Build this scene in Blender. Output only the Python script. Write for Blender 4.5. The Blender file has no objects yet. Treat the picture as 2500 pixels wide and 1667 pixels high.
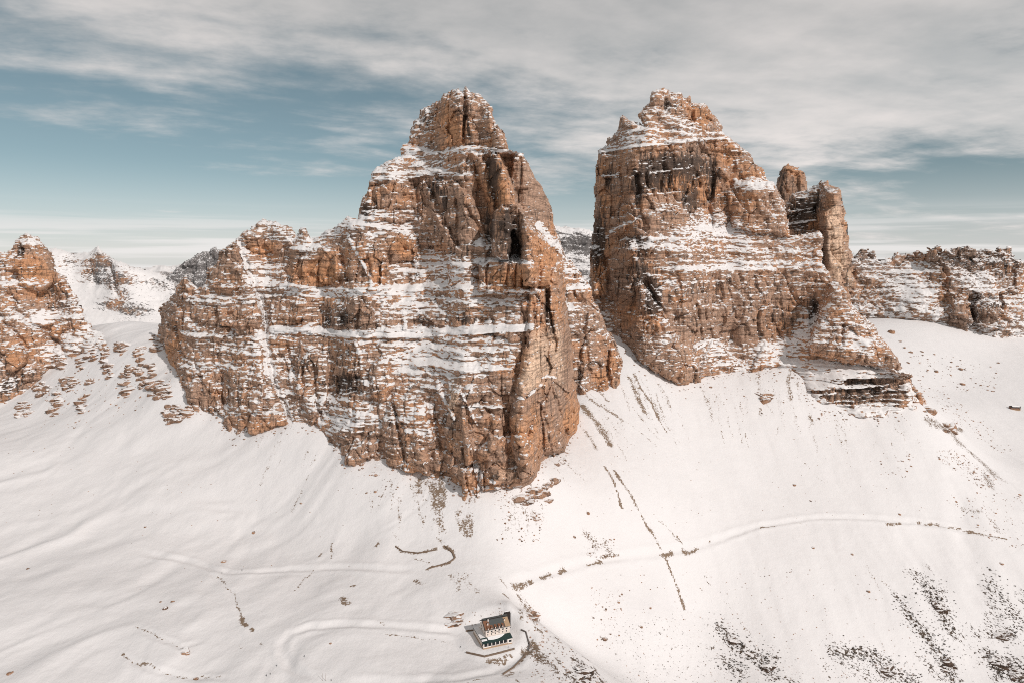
import bpy, bmesh, math, random
import numpy as np
from mathutils import Vector, Matrix

# ------------------------------------------------------------------ camera, sky, sun, exposure
scene = bpy.context.scene
COL = scene.collection
F = 1667.0                       # focal length in photo pixels (photo 2500 x 1667)
PITCH = math.radians(7.13)
CP, SP = math.cos(PITCH), math.sin(PITCH)
CAMZ = 330.0                     # the drone hovers 330 m above the refuge

cam = bpy.data.cameras.new("camera")
cam.sensor_width = 36.0
cam.lens = 36.0 * F / 2500.0
cam.clip_start = 1.0
cam.clip_end = 90000.0
camo = bpy.data.objects.new("camera", cam)
camo.location = (0, 0, CAMZ)
camo.rotation_euler = (math.pi / 2 - PITCH, 0, 0)
COL.objects.link(camo)
scene.camera = camo

SUN_AZ = math.radians(137)       # clockwise from straight ahead: behind the camera, to its right
SUN_EL = math.radians(35)
sun = bpy.data.lights.new("sun", 'SUN')
sun.energy = 2.8
sun.angle = math.radians(1.2)
sun.color = (1.0, 0.945, 0.905)
suno = bpy.data.objects.new("sun", sun)
sd = Vector((math.sin(SUN_AZ) * math.cos(SUN_EL), math.cos(SUN_AZ) * math.cos(SUN_EL), math.sin(SUN_EL)))
suno.rotation_euler = (-sd).to_track_quat('-Z', 'Y').to_euler()
suno.location = (900, -600, 900)
COL.objects.link(suno)

scene.view_settings.view_transform = 'Standard'
scene.view_settings.look = 'None'
scene.view_settings.exposure = 0.0
scene.view_settings.gamma = 1.0
scene.view_settings.use_curve_mapping = False
scene.cycles.max_bounces = 5
scene.cycles.diffuse_bounces = 3
scene.cycles.glossy_bounces = 2
scene.cycles.use_denoising = False
scene.cycles.filter_width = 1.0


class NT:
    """small helper to wire shader nodes"""
    def __init__(self, tree):
        self.t = tree
        self.n = tree.nodes
        self.l = tree.links

    def new(self, kind, **kw):
        nd = self.n.new(kind)
        for k, v in kw.items():
            setattr(nd, k, v)
        return nd

    def put(self, sock, v):
        if isinstance(v, bpy.types.NodeSocket):
            self.l.new(v, sock)
        elif v is not None:
            sock.default_value = v

    def math(self, op, a, b=None, c=None, clamp=False):
        nd = self.new('ShaderNodeMath', operation=op, use_clamp=clamp)
        self.put(nd.inputs[0], a)
        self.put(nd.inputs[1], b)
        self.put(nd.inputs[2], c)
        return nd.outputs[0]

    def smooth(self, x, lo, hi):
        nd = self.new('ShaderNodeMapRange', interpolation_type='SMOOTHSTEP')
        self.put(nd.inputs[0], x)
        self.put(nd.inputs[1], lo)
        self.put(nd.inputs[2], hi)
        return nd.outputs[0]

    def noise(self, vec, scale=1.0, detail=4, rough=0.55, dist=0.0):
        nd = self.new('ShaderNodeTexNoise')
        self.put(nd.inputs['Vector'], vec)
        nd.inputs['Scale'].default_value = scale
        nd.inputs['Detail'].default_value = detail
        nd.inputs['Roughness'].default_value = rough
        nd.inputs['Distortion'].default_value = dist
        return nd.outputs[0]

    def vmul(self, vec, s):
        nd = self.new('ShaderNodeVectorMath', operation='MULTIPLY')
        self.put(nd.inputs[0], vec)
        nd.inputs[1].default_value = s
        return nd.outputs[0]

    def vec(self, x, y, z):
        nd = self.new('ShaderNodeCombineXYZ')
        self.put(nd.inputs[0], x)
        self.put(nd.inputs[1], y)
        self.put(nd.inputs[2], z)
        return nd.outputs[0]

    def mix(self, f, a, b):
        nd = self.new('ShaderNodeMix', data_type='RGBA')
        self.put(nd.inputs[0], f)
        for s, v in ((nd.inputs[6], a), (nd.inputs[7], b)):
            if isinstance(v, tuple) and len(v) == 3:
                v = (*v, 1.0)
            self.put(s, v)
        return nd.outputs[2]

    def attr(self, name):
        nd = self.new('ShaderNodeAttribute', attribute_name=name)
        return nd.outputs['Fac']


world = bpy.data.worlds.new("World")
scene.world = world
world.use_nodes = True
w = NT(world.node_tree)
w.n.clear()
sky = w.new('ShaderNodeTexSky', sky_type='NISHITA')
sky.sun_disc = False
sky.sun_elevation = SUN_EL
sky.sun_rotation = SUN_AZ
sky.altitude = 2600
sky.air_density = 1.0
sky.dust_density = 1.2
sky.ozone_density = 1.6
tc = w.new('ShaderNodeTexCoord')
sep = w.new('ShaderNodeSeparateXYZ')
w.l.new(tc.outputs['Generated'], sep.inputs[0])
dx, dy, dz = sep.outputs
# cloud deck: directions projected onto a high plane
zz = w.math('ADD', w.math('MAXIMUM', dz, 0.0), 0.10)
px = w.math('DIVIDE', dx, zz)
py = w.math('DIVIDE', dy, zz)
pv = w.vec(px, py, 0.0)
rot = w.new('ShaderNodeVectorRotate', rotation_type='Z_AXIS')
w.put(rot.inputs['Vector'], pv)
rot.inputs['Angle'].default_value = math.radians(-24)
warp = w.noise(pv, 0.7, 3, 0.5)
cirrus_v = w.new('ShaderNodeVectorMath', operation='ADD')
w.put(cirrus_v.inputs[0], w.vmul(rot.outputs[0], (0.40, 1.0, 1.0)))
w.put(cirrus_v.inputs[1], w.vec(w.math('MULTIPLY', warp, 0.5), w.math('MULTIPLY', warp, 0.8), 0.0))
n_streak = w.noise(cirrus_v.outputs[0], 1.15, 7, 0.60, 0.0)
n_big = w.noise(pv, 0.33, 3, 0.5, 0.0)
cov = w.math('ADD', dz, w.math('MULTIPLY', dx, 0.13))
cov = w.math('ADD', w.math('MULTIPLY', cov, 4.2), -0.62)
cov = w.math('ADD', cov, w.math('MULTIPLY', w.math('SUBTRACT', n_streak, 0.5), 1.9))
cov = w.math('ADD', cov, w.math('MULTIPLY', w.math('SUBTRACT', n_big, 0.5), 1.5))
n_mot = w.noise(pv, 1.5, 6, 0.6)
cov = w.math('ADD', cov, w.math('MULTIPLY', w.math('SUBTRACT', n_mot, 0.5), 1.5))
cfac = w.smooth(cov, -0.30, 0.55)
# low banks of stratus along the horizon
lowv = w.vec(w.math('MULTIPLY', dx, 2.2), w.math('MULTIPLY', dy, 2.2), w.math('MULTIPLY', dz, 60.0))
n_low = w.noise(lowv, 1.0, 5, 0.5)
low_band = w.math('MULTIPLY', w.smooth(dz, 0.075, 0.012), w.smooth(n_low, 0.44, 0.56))
cshade = w.noise(cirrus_v.outputs[0], 0.7, 5, 0.6)
c_hi = w.mix(w.smooth(dz, 0.14, 0.44), (9.0, 8.4, 8.1), (6.0, 5.8, 5.7))
c_lo = w.mix(w.smooth(dz, 0.14, 0.44), (5.7, 5.8, 5.8), (3.5, 3.6, 3.65))
ccol = w.mix(w.smooth(w.math('ADD', w.math('MULTIPLY', cshade, 0.6), w.math('MULTIPLY', n_mot, 0.4)), 0.36, 0.62), c_lo, c_hi)
grade = w.new('ShaderNodeHueSaturation')
grade.inputs['Hue'].default_value = 0.458
grade.inputs['Saturation'].default_value = 0.70
grade.inputs['Value'].default_value = 0.60
w.l.new(sky.outputs[0], grade.inputs['Color'])
haze_low = w.smooth(dz, 0.13, -0.01)
base_sky = w.mix(w.math('MULTIPLY', haze_low, 0.55), grade.outputs[0], (8.4, 8.5, 8.5))
sky1 = w.mix(w.math('MULTIPLY', cfac, 0.93), base_sky, ccol)
sky2 = w.mix(w.math('MULTIPLY', low_band, 0.75), sky1, (9.2, 8.9, 8.75))
bg = w.new('ShaderNodeBackground')
bg.inputs['Strength'].default_value = 0.095
w.l.new(sky2, bg.inputs['Color'])
wo = w.new('ShaderNodeOutputWorld')
w.l.new(bg.outputs[0], wo.inputs['Surface'])

# ------------------------------------------------------------------ maths helpers
rng = np.random.default_rng(11)
random.seed(11)


def tv(v):
    """tangent of elevation of photo row v"""
    b = (833.5 - v) / F
    return (-SP + b * CP) / (CP + b * SP)


def au(u, v):
    """X / Y of photo pixel"""
    b = (833.5 - v) / F
    return ((u - 1250.0) / F) / (CP + b * SP)


def hash3(ix, iy, iz, seed):
    with np.errstate(over='ignore'):
        h = (ix.astype(np.uint32) * np.uint32(374761393) + iy.astype(np.uint32) * np.uint32(668265263)
             + iz.astype(np.uint32) * np.uint32(2147483647) + np.uint32(seed * 974711 & 0xffffffff))
        h = (h ^ (h >> np.uint32(13))) * np.uint32(1274126177)
        h = h ^ (h >> np.uint32(16))
        h = h * np.uint32(2246822519)
        h = h ^ (h >> np.uint32(15))
    return h.astype(np.float32) * np.float32(2.0 / 4294967295.0) - np.float32(1.0)


def vnoise(x, y, z=None, seed=0):
    """smooth value noise in -1..1"""
    x = np.asarray(x, np.float32)
    y = np.asarray(y, np.float32)
    fx = np.floor(x); fy = np.floor(y)
    ix = fx.astype(np.int64); iy = fy.astype(np.int64)
    tx = x - fx; ty = y - fy
    tx = tx * tx * tx * (tx * (tx * 6 - 15) + 10)
    ty = ty * ty * ty * (ty * (ty * 6 - 15) + 10)
    zero = np.zeros_like(ix)
    if z is None:
        def pl(k):
            a = hash3(ix, iy, zero, seed); b = hash3(ix + 1, iy, zero, seed)
            c = hash3(ix, iy + 1, zero, seed); d = hash3(ix + 1, iy + 1, zero, seed)
            ab = a + (b - a) * tx; cd = c + (d - c) * tx
            return ab + (cd - ab) * ty
        return pl(0)
    z = np.asarray(z, np.float32)
    fz = np.floor(z); iz = fz.astype(np.int64); tz = z - fz
    tz = tz * tz * tz * (tz * (tz * 6 - 15) + 10)
    out = []
    for k in (0, 1):
        a = hash3(ix, iy, iz + k, seed); b = hash3(ix + 1, iy, iz + k, seed)
        c = hash3(ix, iy + 1, iz + k, seed); d = hash3(ix + 1, iy + 1, iz + k, seed)
        ab = a + (b - a) * tx; cd = c + (d - c) * tx
        out.append(ab + (cd - ab) * ty)
    return out[0] + (out[1] - out[0]) * tz


def fbm(x, y, z=None, oct=3, seed=0, gain=0.5, lac=2.03):
    s = 0.0; a = 1.0; t = 0.0
    for i in range(oct):
        k = lac ** i
        s = s + a * vnoise(x * k + 13.7 * i, y * k + 7.1 * i, None if z is None else z * k + 3.3 * i, seed + i)
        t += a; a *= gain
    return s / t


def sstep(x, a, b):
    t = np.clip((x - a) / (b - a), 0, 1)
    return t * t * (3 - 2 * t)


def in_poly(U, V, poly):
    ins = np.zeros(U.shape, bool)
    n = len(poly)
    for i in range(n):
        x1, y1 = poly[i]; x2, y2 = poly[(i + 1) % n]
        if y1 == y2:
            continue
        c = (y1 > V) != (y2 > V)
        xi = (x2 - x1) * (V - y1) / (y2 - y1) + x1
        ins ^= c & (U < xi)
    return ins


def seg_dist(U, V, pts):
    d = np.full(U.shape, 1e9, np.float32)
    for (x1, y1), (x2, y2) in zip(pts[:-1], pts[1:]):
        dx, dy = x2 - x1, y2 - y1
        L = dx * dx + dy * dy + 1e-9
        t = np.clip(((U - x1) * dx + (V - y1) * dy) / L, 0, 1)
        d = np.minimum(d, np.hypot(U - (x1 + t * dx), V - (y1 + t * dy)))
    return d


def blur1(A, k, axis):
    if k < 1:
        return A
    pad = [(0, 0), (0, 0)]; pad[axis] = (k, k)
    P = np.pad(A, pad, mode='edge')
    c = np.cumsum(P, axis=axis, dtype=np.float64)
    z = np.zeros_like(np.take(c, [0], axis=axis))
    c = np.concatenate([z, c], axis=axis)
    n = A.shape[axis]
    hi = np.take(c, np.arange(2 * k + 1, 2 * k + 1 + n), axis=axis)
    lo = np.take(c, np.arange(0, n), axis=axis)
    return ((hi - lo) / (2 * k + 1)).astype(np.float32)


def link(o):
    COL.objects.link(o)
    return o


def tag(o, label=None, category=None, group=None, kind=None):
    if label: o["label"] = label
    if category: o["category"] = category
    if group: o["group"] = group
    if kind: o["kind"] = kind
    return o


def raw_mesh(name, verts, quads, attrs=None, mat=None, smooth=False):
    me = bpy.data.meshes.new(name)
    nv, nq = len(verts), len(quads)
    k = quads.shape[1]
    me.vertices.add(nv)
    me.vertices.foreach_set("co", np.ascontiguousarray(verts, np.float32).ravel())
    me.loops.add(nq * k)
    me.loops.foreach_set("vertex_index", np.ascontiguousarray(quads, np.int32).ravel())
    me.polygons.add(nq)
    me.polygons.foreach_set("loop_start", np.arange(0, nq * k, k, dtype=np.int32))
    me.polygons.foreach_set("loop_total", np.full(nq, k, np.int32))
    me.polygons.foreach_set("use_smooth", np.full(nq, smooth, bool))
    for an, av in (attrs or {}).items():
        at = me.attributes.new(an, 'FLOAT', 'POINT')
        at.data.foreach_set("value", np.ascontiguousarray(av, np.float32))
    me.update()
    me.validate()
    if mat:
        me.materials.append(mat)
    return me


# ------------------------------------------------------------------ materials
def new_mat(name):
    m = bpy.data.materials.new(name)
    m.use_nodes = True
    t = NT(m.node_tree)
    t.n.clear()
    out = t.new('ShaderNodeOutputMaterial')
    b = t.new('ShaderNodeBsdfPrincipled')
    t.l.new(b.outputs[0], out.inputs[0])
    b.inputs['Specular IOR Level'].default_value = 0.25
    return m, t, b


SNOW = (0.74, 0.712, 0.70)


def rock_colour(t, pos, orange, dark, pale, grey=None):
    """limestone: grey brown, ochre and peach faces, black water streaks, painted crevice shade, thin bedding"""
    mid = t.noise(pos, 0.06, 3, 0.6)
    fine = t.noise(t.vmul(pos, (1.0, 1.0, 1.8)), 0.45, 3, 0.7)
    f_or = t.math('ADD', orange, t.math('MULTIPLY', t.math('SUBTRACT', mid, 0.5), 1.5))
    f_or = t.smooth(f_or, 0.15, 0.95)
    c = t.mix(f_or, grey or (0.45, 0.288, 0.205), (0.63, 0.32, 0.168))
    c = t.mix(t.smooth(t.math('ADD', pale, t.math('MULTIPLY', t.math('SUBTRACT', mid, 0.5), 0.8)), 0.35, 0.9), c, (0.80, 0.56, 0.40))
    # mottling, fine bedding, water streaks and crevice shade put into the colour
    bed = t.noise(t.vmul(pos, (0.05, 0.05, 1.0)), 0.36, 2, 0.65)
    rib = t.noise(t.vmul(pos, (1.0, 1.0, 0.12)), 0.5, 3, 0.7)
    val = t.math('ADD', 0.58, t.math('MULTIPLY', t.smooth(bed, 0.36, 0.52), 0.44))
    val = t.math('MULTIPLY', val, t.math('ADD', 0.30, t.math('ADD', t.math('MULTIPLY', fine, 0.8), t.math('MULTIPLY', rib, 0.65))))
    sc = t.new('ShaderNodeVectorMath', operation='SCALE')
    t.put(sc.inputs[0], c)
    t.put(sc.inputs['Scale'], val)
    c = sc.outputs[0]
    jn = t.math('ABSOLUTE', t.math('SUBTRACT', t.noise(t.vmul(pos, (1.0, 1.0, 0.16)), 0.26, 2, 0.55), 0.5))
    c = t.mix(t.math('MULTIPLY', t.smooth(jn, 0.030, 0.004), 0.6), c, (0.075, 0.055, 0.042))  # dark crack lines: shading of crevices painted into the rock colour
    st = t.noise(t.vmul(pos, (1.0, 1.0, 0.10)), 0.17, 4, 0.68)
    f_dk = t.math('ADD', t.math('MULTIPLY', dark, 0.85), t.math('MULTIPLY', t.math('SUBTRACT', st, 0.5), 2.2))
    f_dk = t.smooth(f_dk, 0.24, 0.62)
    c = t.mix(t.math('MULTIPLY', f_dk, 0.86), c, (0.05, 0.04, 0.035))  # water streaks, plus painted shade for cracks and recesses
    return c


def make_cliff_mat(name, grey=None, snow_col=SNOW):
    m, t, b = new_mat(name)
    geo = t.new('ShaderNodeNewGeometry')
    pos = geo.outputs['Position']
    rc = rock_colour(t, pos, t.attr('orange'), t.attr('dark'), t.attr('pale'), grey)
    sn = t.attr('snow')
    spk = t.noise(t.vmul(pos, (0.26, 0.26, 1.0)), 0.40, 2, 0.6)
    isl = t.noise(t.vmul(pos, (0.7, 0.7, 1.2)), 0.16, 3, 0.65)
    f = t.math('ADD', sn, t.math('MULTIPLY', t.math('SUBTRACT', spk, 0.5), 2.4))
    f = t.math('ADD', f, t.math('MULTIPLY', t.math('SUBTRACT', isl, 0.5), 0.9))
    f = t.smooth(f, 0.455, 0.545)
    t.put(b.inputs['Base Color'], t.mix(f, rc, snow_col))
    b.inputs['Roughness'].default_value = 0.9
    bn = t.new('ShaderNodeBump')
    bn.inputs['Strength'].default_value = 0.7
    bn.inputs['Distance'].default_value = 1.6
    bed = t.math('ABSOLUTE', t.math('SUBTRACT', t.noise(t.vmul(pos, (0.12, 0.12, 1.0)), 0.42, 3, 0.7), 0.5))
    h = t.math('ADD', t.noise(t.vmul(pos, (0.7, 0.7, 0.8)), 0.42, 2, 0.6), t.math('MULTIPLY', t.smooth(bed, 0.0, 0.07), 0.45))
    h = t.math('MULTIPLY', h, t.math('SUBTRACT', 1.0, t.math('MULTIPLY', f, 0.88)))
    t.put(bn.inputs['Height'], h)
    t.l.new(bn.outputs[0], b.inputs['Normal'])
    return m


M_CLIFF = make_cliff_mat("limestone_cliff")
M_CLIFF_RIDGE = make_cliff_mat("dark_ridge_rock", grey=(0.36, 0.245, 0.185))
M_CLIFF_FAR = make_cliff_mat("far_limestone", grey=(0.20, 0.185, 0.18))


def make_ground_mat():
    m, t, b = new_mat("snow_ground")
    geo = t.new('ShaderNodeNewGeometry')
    pos = geo.outputs['Position']
    d = t.attr('dirt')
    dk = t.attr('scrub')
    n1 = t.noise(pos, 0.42, 4, 0.75)
    n3 = t.noise(pos, 0.30, 3, 0.7)
    n2 = t.noise(t.vmul(pos, (1.0, 0.6, 1.0)), 0.10, 3, 0.6)
    f = t.math('ADD', t.math('MULTIPLY', d, 0.92), t.math('MULTIPLY', t.math('SUBTRACT', n1, 0.5), 2.5))
    f = t.math('ADD', f, t.math('MULTIPLY', t.math('SUBTRACT', n2, 0.5), 0.8))
    g = t.math('ADD', t.math('MULTIPLY', d, 0.68), t.math('MULTIPLY', t.math('SUBTRACT', n3, 0.5), 2.3))
    f = t.math('ADD', f, t.math('MULTIPLY', t.smooth(dk, 0.35, 0.45), t.math('SUBTRACT', g, f)))
    f = t.smooth(f, 0.46, 0.58)
    f = t.math('MULTIPLY', f, t.smooth(d, 0.02, 0.25))
    soil = t.mix(t.noise(pos, 0.25, 4, 0.6), (0.14, 0.098, 0.07), (0.30, 0.215, 0.15))
    soil = t.mix(t.math('MULTIPLY', dk, 0.85), soil, (0.035, 0.027, 0.022))
    sv = t.noise(pos, 0.012, 5, 0.6)
    snow = t.mix(sv, (0.69, 0.668, 0.662), (0.76, 0.733, 0.724))
    t.put(b.inputs['Base Color'], t.mix(f, snow, soil))
    b.inputs['Roughness'].default_value = 0.75
    bn = t.new('ShaderNodeBump')
    bn.inputs['Strength'].default_value = 0.45
    bn.inputs['Distance'].default_value = 1.0
    h = t.math('ADD', t.math('MULTIPLY', t.noise(pos, 0.045, 5, 0.62), 3.2), t.math('MULTIPLY', t.noise(t.vmul(pos, (1.0, 0.35, 1.0)), 0.5, 3, 0.65), 0.45))
    t.put(bn.inputs['Height'], h)
    t.l.new(bn.outputs[0], b.inputs['Normal'])
    return m


def make_rock_mat(name, snow_amount=0.6, brown=0.5, shade=0.66):
    m, t, b = new_mat(name)
    geo = t.new('ShaderNodeNewGeometry')
    pos = geo.outputs['Position']
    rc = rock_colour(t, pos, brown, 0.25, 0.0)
    dk_ = t.new('ShaderNodeVectorMath', operation='SCALE')
    t.put(dk_.inputs[0], rc)
    dk_.inputs['Scale'].default_value = shade
    rc = dk_.outputs[0]
    sp = t.new('ShaderNodeSeparateXYZ')
    t.l.new(geo.outputs['Normal'], sp.inputs[0])
    f = t.math('ADD', sp.outputs[2], t.math('MULTIPLY', t.math('SUBTRACT', t.noise(pos, 0.5, 4, 0.7), 0.5), 1.1))
    f = t.smooth(f, 1.12 - snow_amount * 0.6, 1.28 - snow_amount * 0.6)
    t.put(b.inputs['Base Color'], t.mix(f, rc, SNOW))
    b.inputs['Roughness'].default_value = 0.9
    bn = t.new('ShaderNodeBump')
    bn.inputs['Strength'].default_value = 0.6
    bn.inputs['Distance'].default_value = 0.6
    t.put(bn.inputs['Height'], t.noise(t.vmul(pos, (0.5, 0.5, 1.2)), 0.9, 5, 0.7))
    t.l.new(bn.outputs[0], b.inputs['Normal'])
    return m


M_GROUND = make_ground_mat()
M_ROCK = make_rock_mat("boulder_rock", 0.45, 0.5)
M_OUTCROP_DARK = make_rock_mat("dark_outcrop_rock", 0.7, 0.0, 0.2)
M_OUTCROP = make_rock_mat("outcrop_rock", 0.85, 0.35)


def flat_mat(name, col, rough=0.7, metal=0.0, var=0.12, scale=0.6):
    m, t, b = new_mat(name)
    geo = t.new('ShaderNodeNewGeometry')
    n = t.noise(geo.outputs['Position'], scale, 4, 0.6)
    lo = tuple(c * (1 - var) for c in col)
    hi = tuple(min(1, c * (1 + var)) for c in col)
    t.put(b.inputs['Base Color'], t.mix(n, lo, hi))
    b.inputs['Roughness'].default_value = rough
    b.inputs['Metallic'].default_value = metal
    return m

# ------------------------------------------------------------------ the ground: one snow sheet from under the drone to the horizon
# survey points: (photo column, photo row, distance ahead in metres)
SURVEY = [
 (0,1667,500),(300,1667,505),(600,1667,500),(900,1667,495),(1100,1667,490),(1230,1667,490),
 (0,1500,590),(300,1500,590),(600,1500,588),(900,1500,580),(0,1400,665),(300,1400,665),(600,1400,660),(900,1400,650),
 (1190,1575,550),(1150,1545,566),(1250,1560,556),(1100,1480,600),(1150,1400,645),(1000,1330,690),(1130,1300,700),(1130,1215,735),
 (850,1130,800),(850,1300,720),(700,1035,880),(700,1150,820),(700,1300,740),(560,1060,900),(560,1180,820),(560,1300,750),
 (430,930,1000),(400,1050,930),(400,1180,830),(300,850,1150),(300,950,1050),(250,1050,960),(200,1180,850),(100,950,1150),
 (0,985,1150),(100,1050,1000),(0,1100,930),(0,1200,830),(0,1300,755),(330,800,1280),(270,790,1330),
 (1500,812,1250),(1430,945,1040),(1500,945,1060),(1420,1060,930),(1330,1160,790),(1400,1160,832),(1250,1200,745),
 (1700,945,1150),(1850,915,1200),(1990,870,1250),(2130,890,1270),(2000,1005,1130),(2150,1000,1150),(2260,990,1180),
 (1500,1200,828),(1700,1200,905),(1900,1200,960),(2100,1200,980),(2300,1200,1000),(2500,1250,1000),
 (1400,1300,762),(1300,1380,688),(1250,1420,650),(1200,1400,650),(1350,1450,668),(1300,1500,640),(1400,1550,650),(1450,1600,640),
 (1600,1667,640),(1600,1500,712),(1600,1400,768),(1700,1300,838),(1700,1500,750),(1700,1667,660),(1900,1400,810),
 (1900,1667,670),(2100,1400,830),(2100,1667,690),(2300,1500,790),(2300,1667,710),(2500,1667,720),(2500,1450,850),(2300,1320,920),
 (1260,1480,590),(1290,1560,560),(1230,1640,515),(1330,1545,570),(1400,1585,563),(1470,1660,532),(1380,1667,505),
 (2400,1000,1500),(2250,870,1750),(2200,780,2000),(2350,780,2050),(2450,850,1900),(2480,920,1700),(2300,950,1600),
 (2400,1100,1250),(2480,1180,1100),(2350,1050,1350),
]
WORLDPTS = [  # X, Y, Z relative to the camera
 (-130,900,-225),(0,900,-240),(-150,1080,-200),(0,1080,-215),(-330,1100,-190),(150,1300,-170),(300,1350,-190),(500,1420,-190),(650,1480,-230),
 (-1500,1900,-260),(-900,1900,-250),(-700,2600,-260),(0,2200,-260),(600,2200,-240),(-2600,3500,-280),(0,3600,-290),(2500,3000,-260),(1800,2300,-200),
 (-9000,12000,-330),(0,12000,-330),(9000,12000,-330),(-30000,50000,-340),(0,50000,-340),(30000,50000,-340),
 (-1400,1150,-250),(-1100,900,-280),(-800,600,-320),(-500,400,-335),(0,400,-338),(100,400,-345),(350,420,-430),(500,450,-470),(900,900,-440),(1400,1300,-340),(1900,1700,-250),
 (-400,200,-340),(0,200,-345),(400,200,-450),(-2000,800,-280),(2000,800,-420),
]
cx, cy, cz = [], [], []
for (u, v, Y) in SURVEY:
    cx.append(au(u, v)); cy.append(math.log(Y)); cz.append(Y * tv(v))
for (X, Y, Z) in WORLDPTS:
    cx.append(X / Y); cy.append(math.log(Y)); cz.append(Z)
CX = np.array(cx); CY = np.array(cy); CZ = np.array(cz)


def _k(r2):
    return 0.5 * r2 * np.log(r2 + 1e-12)


_n = len(CX)
_A = np.zeros((_n + 3, _n + 3))
_A[:_n, :_n] = _k((CX[:, None] - CX[None]) ** 2 + (CY[:, None] - CY[None]) ** 2) + np.eye(_n) * 2e-4
_A[:_n, _n] = 1; _A[:_n, _n + 1] = CX; _A[:_n, _n + 2] = CY
_A[_n, :_n] = 1; _A[_n + 1, :_n] = CX; _A[_n + 2, :_n] = CY
_W = np.linalg.solve(_A, np.concatenate([CZ, np.zeros(3)]))


def tps(a, ly):
    s = np.full(a.shape, _W[_n])
    s = s + _W[_n + 1] * a + _W[_n + 2] * ly
    for i in range(_n):
        s += _W[i] * _k((a - CX[i]) ** 2 + (ly - CY[i]) ** 2)
    return s


GA = np.concatenate([np.linspace(-3, -0.92, 20)[:-1], np.linspace(-0.92, 0.92, 760), np.linspace(0.92, 3, 20)[1:]])
GY = np.concatenate([np.geomspace(90, 470, 36)[:-1], np.geomspace(470, 2300, 540), np.geomspace(2300, 60000, 60)[1:]])
GL = np.log(GY)
AA, LL = np.meshgrid(GA, GL)
YY = np.exp(LL); XX = AA * YY
# clamp the far sideways part so that the spline does not run away
GZ = tps(np.clip(AA, -1.25, 1.25), LL)
GZ = np.clip(GZ, -520, -60)
far = sstep(YY, 1900, 3200)
GZ = GZ * (1 - far) + (-290 - 0.035 * np.maximum(YY - 3200, 0)) * far

# drifts and runnels
left = sstep(-XX, -40, 120) * sstep(YY, 2200, 1200)
p_ = XX * 0.65 + YY * 0.76; q_ = XX * 0.76 - YY * 0.65
drift = fbm(p_ / 210 + 1.2 * fbm(XX / 120, YY / 120, oct=2, seed=5), q_ / 60 + 0.7 * fbm(XX / 90, YY / 90, oct=2, seed=6), oct=3, seed=21)
drift2 = fbm(XX / 75, YY / 75, oct=3, seed=33)
GZ = GZ + left * (4.2 * drift + 2.6 * drift2)
right = sstep(XX, 40, 160) * sstep(YY, 2200, 1400)
run_ = fbm(XX / 34 + 0.5 * fbm(YY / 90, XX / 90, oct=2, seed=8), YY / 260, oct=3, seed=41)
GZ = GZ + right * (1.7 * run_ + 1.0 * drift2)
GZ = GZ + 0.35 * fbm(XX / 14, YY / 14, oct=3, seed=55) * sstep(YY, 1500, 700)


def ground_z(X, Y):
    """height (relative to the camera) of the ground sheet under world X, Y"""
    a = X / Y
    i = np.clip(np.searchsorted(GL, np.log(Y)) - 1, 0, len(GL) - 2)
    j = np.clip(np.searchsorted(GA, a) - 1, 0, len(GA) - 2)
    fi = (np.log(Y) - GL[i]) / (GL[i + 1] - GL[i]); fj = (a - GA[j]) / (GA[j + 1] - GA[j])
    return (GZ[i, j] * (1 - fi) * (1 - fj) + GZ[i + 1, j] * fi * (1 - fj) + GZ[i, j + 1] * (1 - fi) * fj + GZ[i + 1, j + 1] * fi * fj)


def hit(u, v, skip=0.0):
    """where the line of sight of a photo pixel meets the ground: X, Y, Z relative to the camera"""
    a, t = au(u, v), tv(v)
    j = int(np.clip(np.searchsorted(GA, a) - 1, 0, len(GA) - 2))
    f = (a - GA[j]) / (GA[j + 1] - GA[j])
    c = GZ[:, j] * (1 - f) + GZ[:, j + 1] * f
    g = c - GY * t
    k = np.nonzero((g >= 0) & (GY > max(skip, 300)))[0]
    if len(k) == 0:
        return a * 3000, 3000.0, -290.0
    k = k[0]
    if k > 0 and g[k] != g[k - 1] and g[k - 1] < 0:
        s = -g[k - 1] / (g[k] - g[k - 1])
        Y = GY[k - 1] + s * (GY[k] - GY[k - 1])
    else:
        Y = GY[k]
    return a * Y, Y, float(ground_z(np.array([a * Y]), np.array([Y]))[0])


def wline(pts, step=14):
    """photo polyline laid on the ground, as world X, Y points"""
    out = []
    for (u1, v1), (u2, v2) in zip(pts[:-1], pts[1:]):
        n = max(1, int(math.hypot(u2 - u1, v2 - v1) / step))
        for k in range(n):
            s = k / n
            X, Y, _ = hit(u1 + (u2 - u1) * s, v1 + (v2 - v1) * s)
            out.append((X, Y))
    X, Y, _ = hit(*pts[-1])
    out.append((X, Y))
    return out


def near_idx(wp, pad):
    xs = [p[0] for p in wp]; ys = [p[1] for p in wp]
    r = (GY > min(ys) - pad) & (GY < max(ys) + pad)
    ri = np.nonzero(r)[0]
    if len(ri) == 0:
        return None
    r0, r1 = ri[0], ri[-1] + 1
    lo = min(xs) - pad; hi = max(xs) + pad
    amin = min(lo / GY[r0], lo / GY[r1 - 1]); amax = max(hi / GY[r0], hi / GY[r1 - 1])
    c = np.nonzero((GA > amin) & (GA < amax))[0]
    if len(c) == 0:
        return None
    return slice(r0, r1), slice(c[0], c[-1] + 1)


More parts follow.
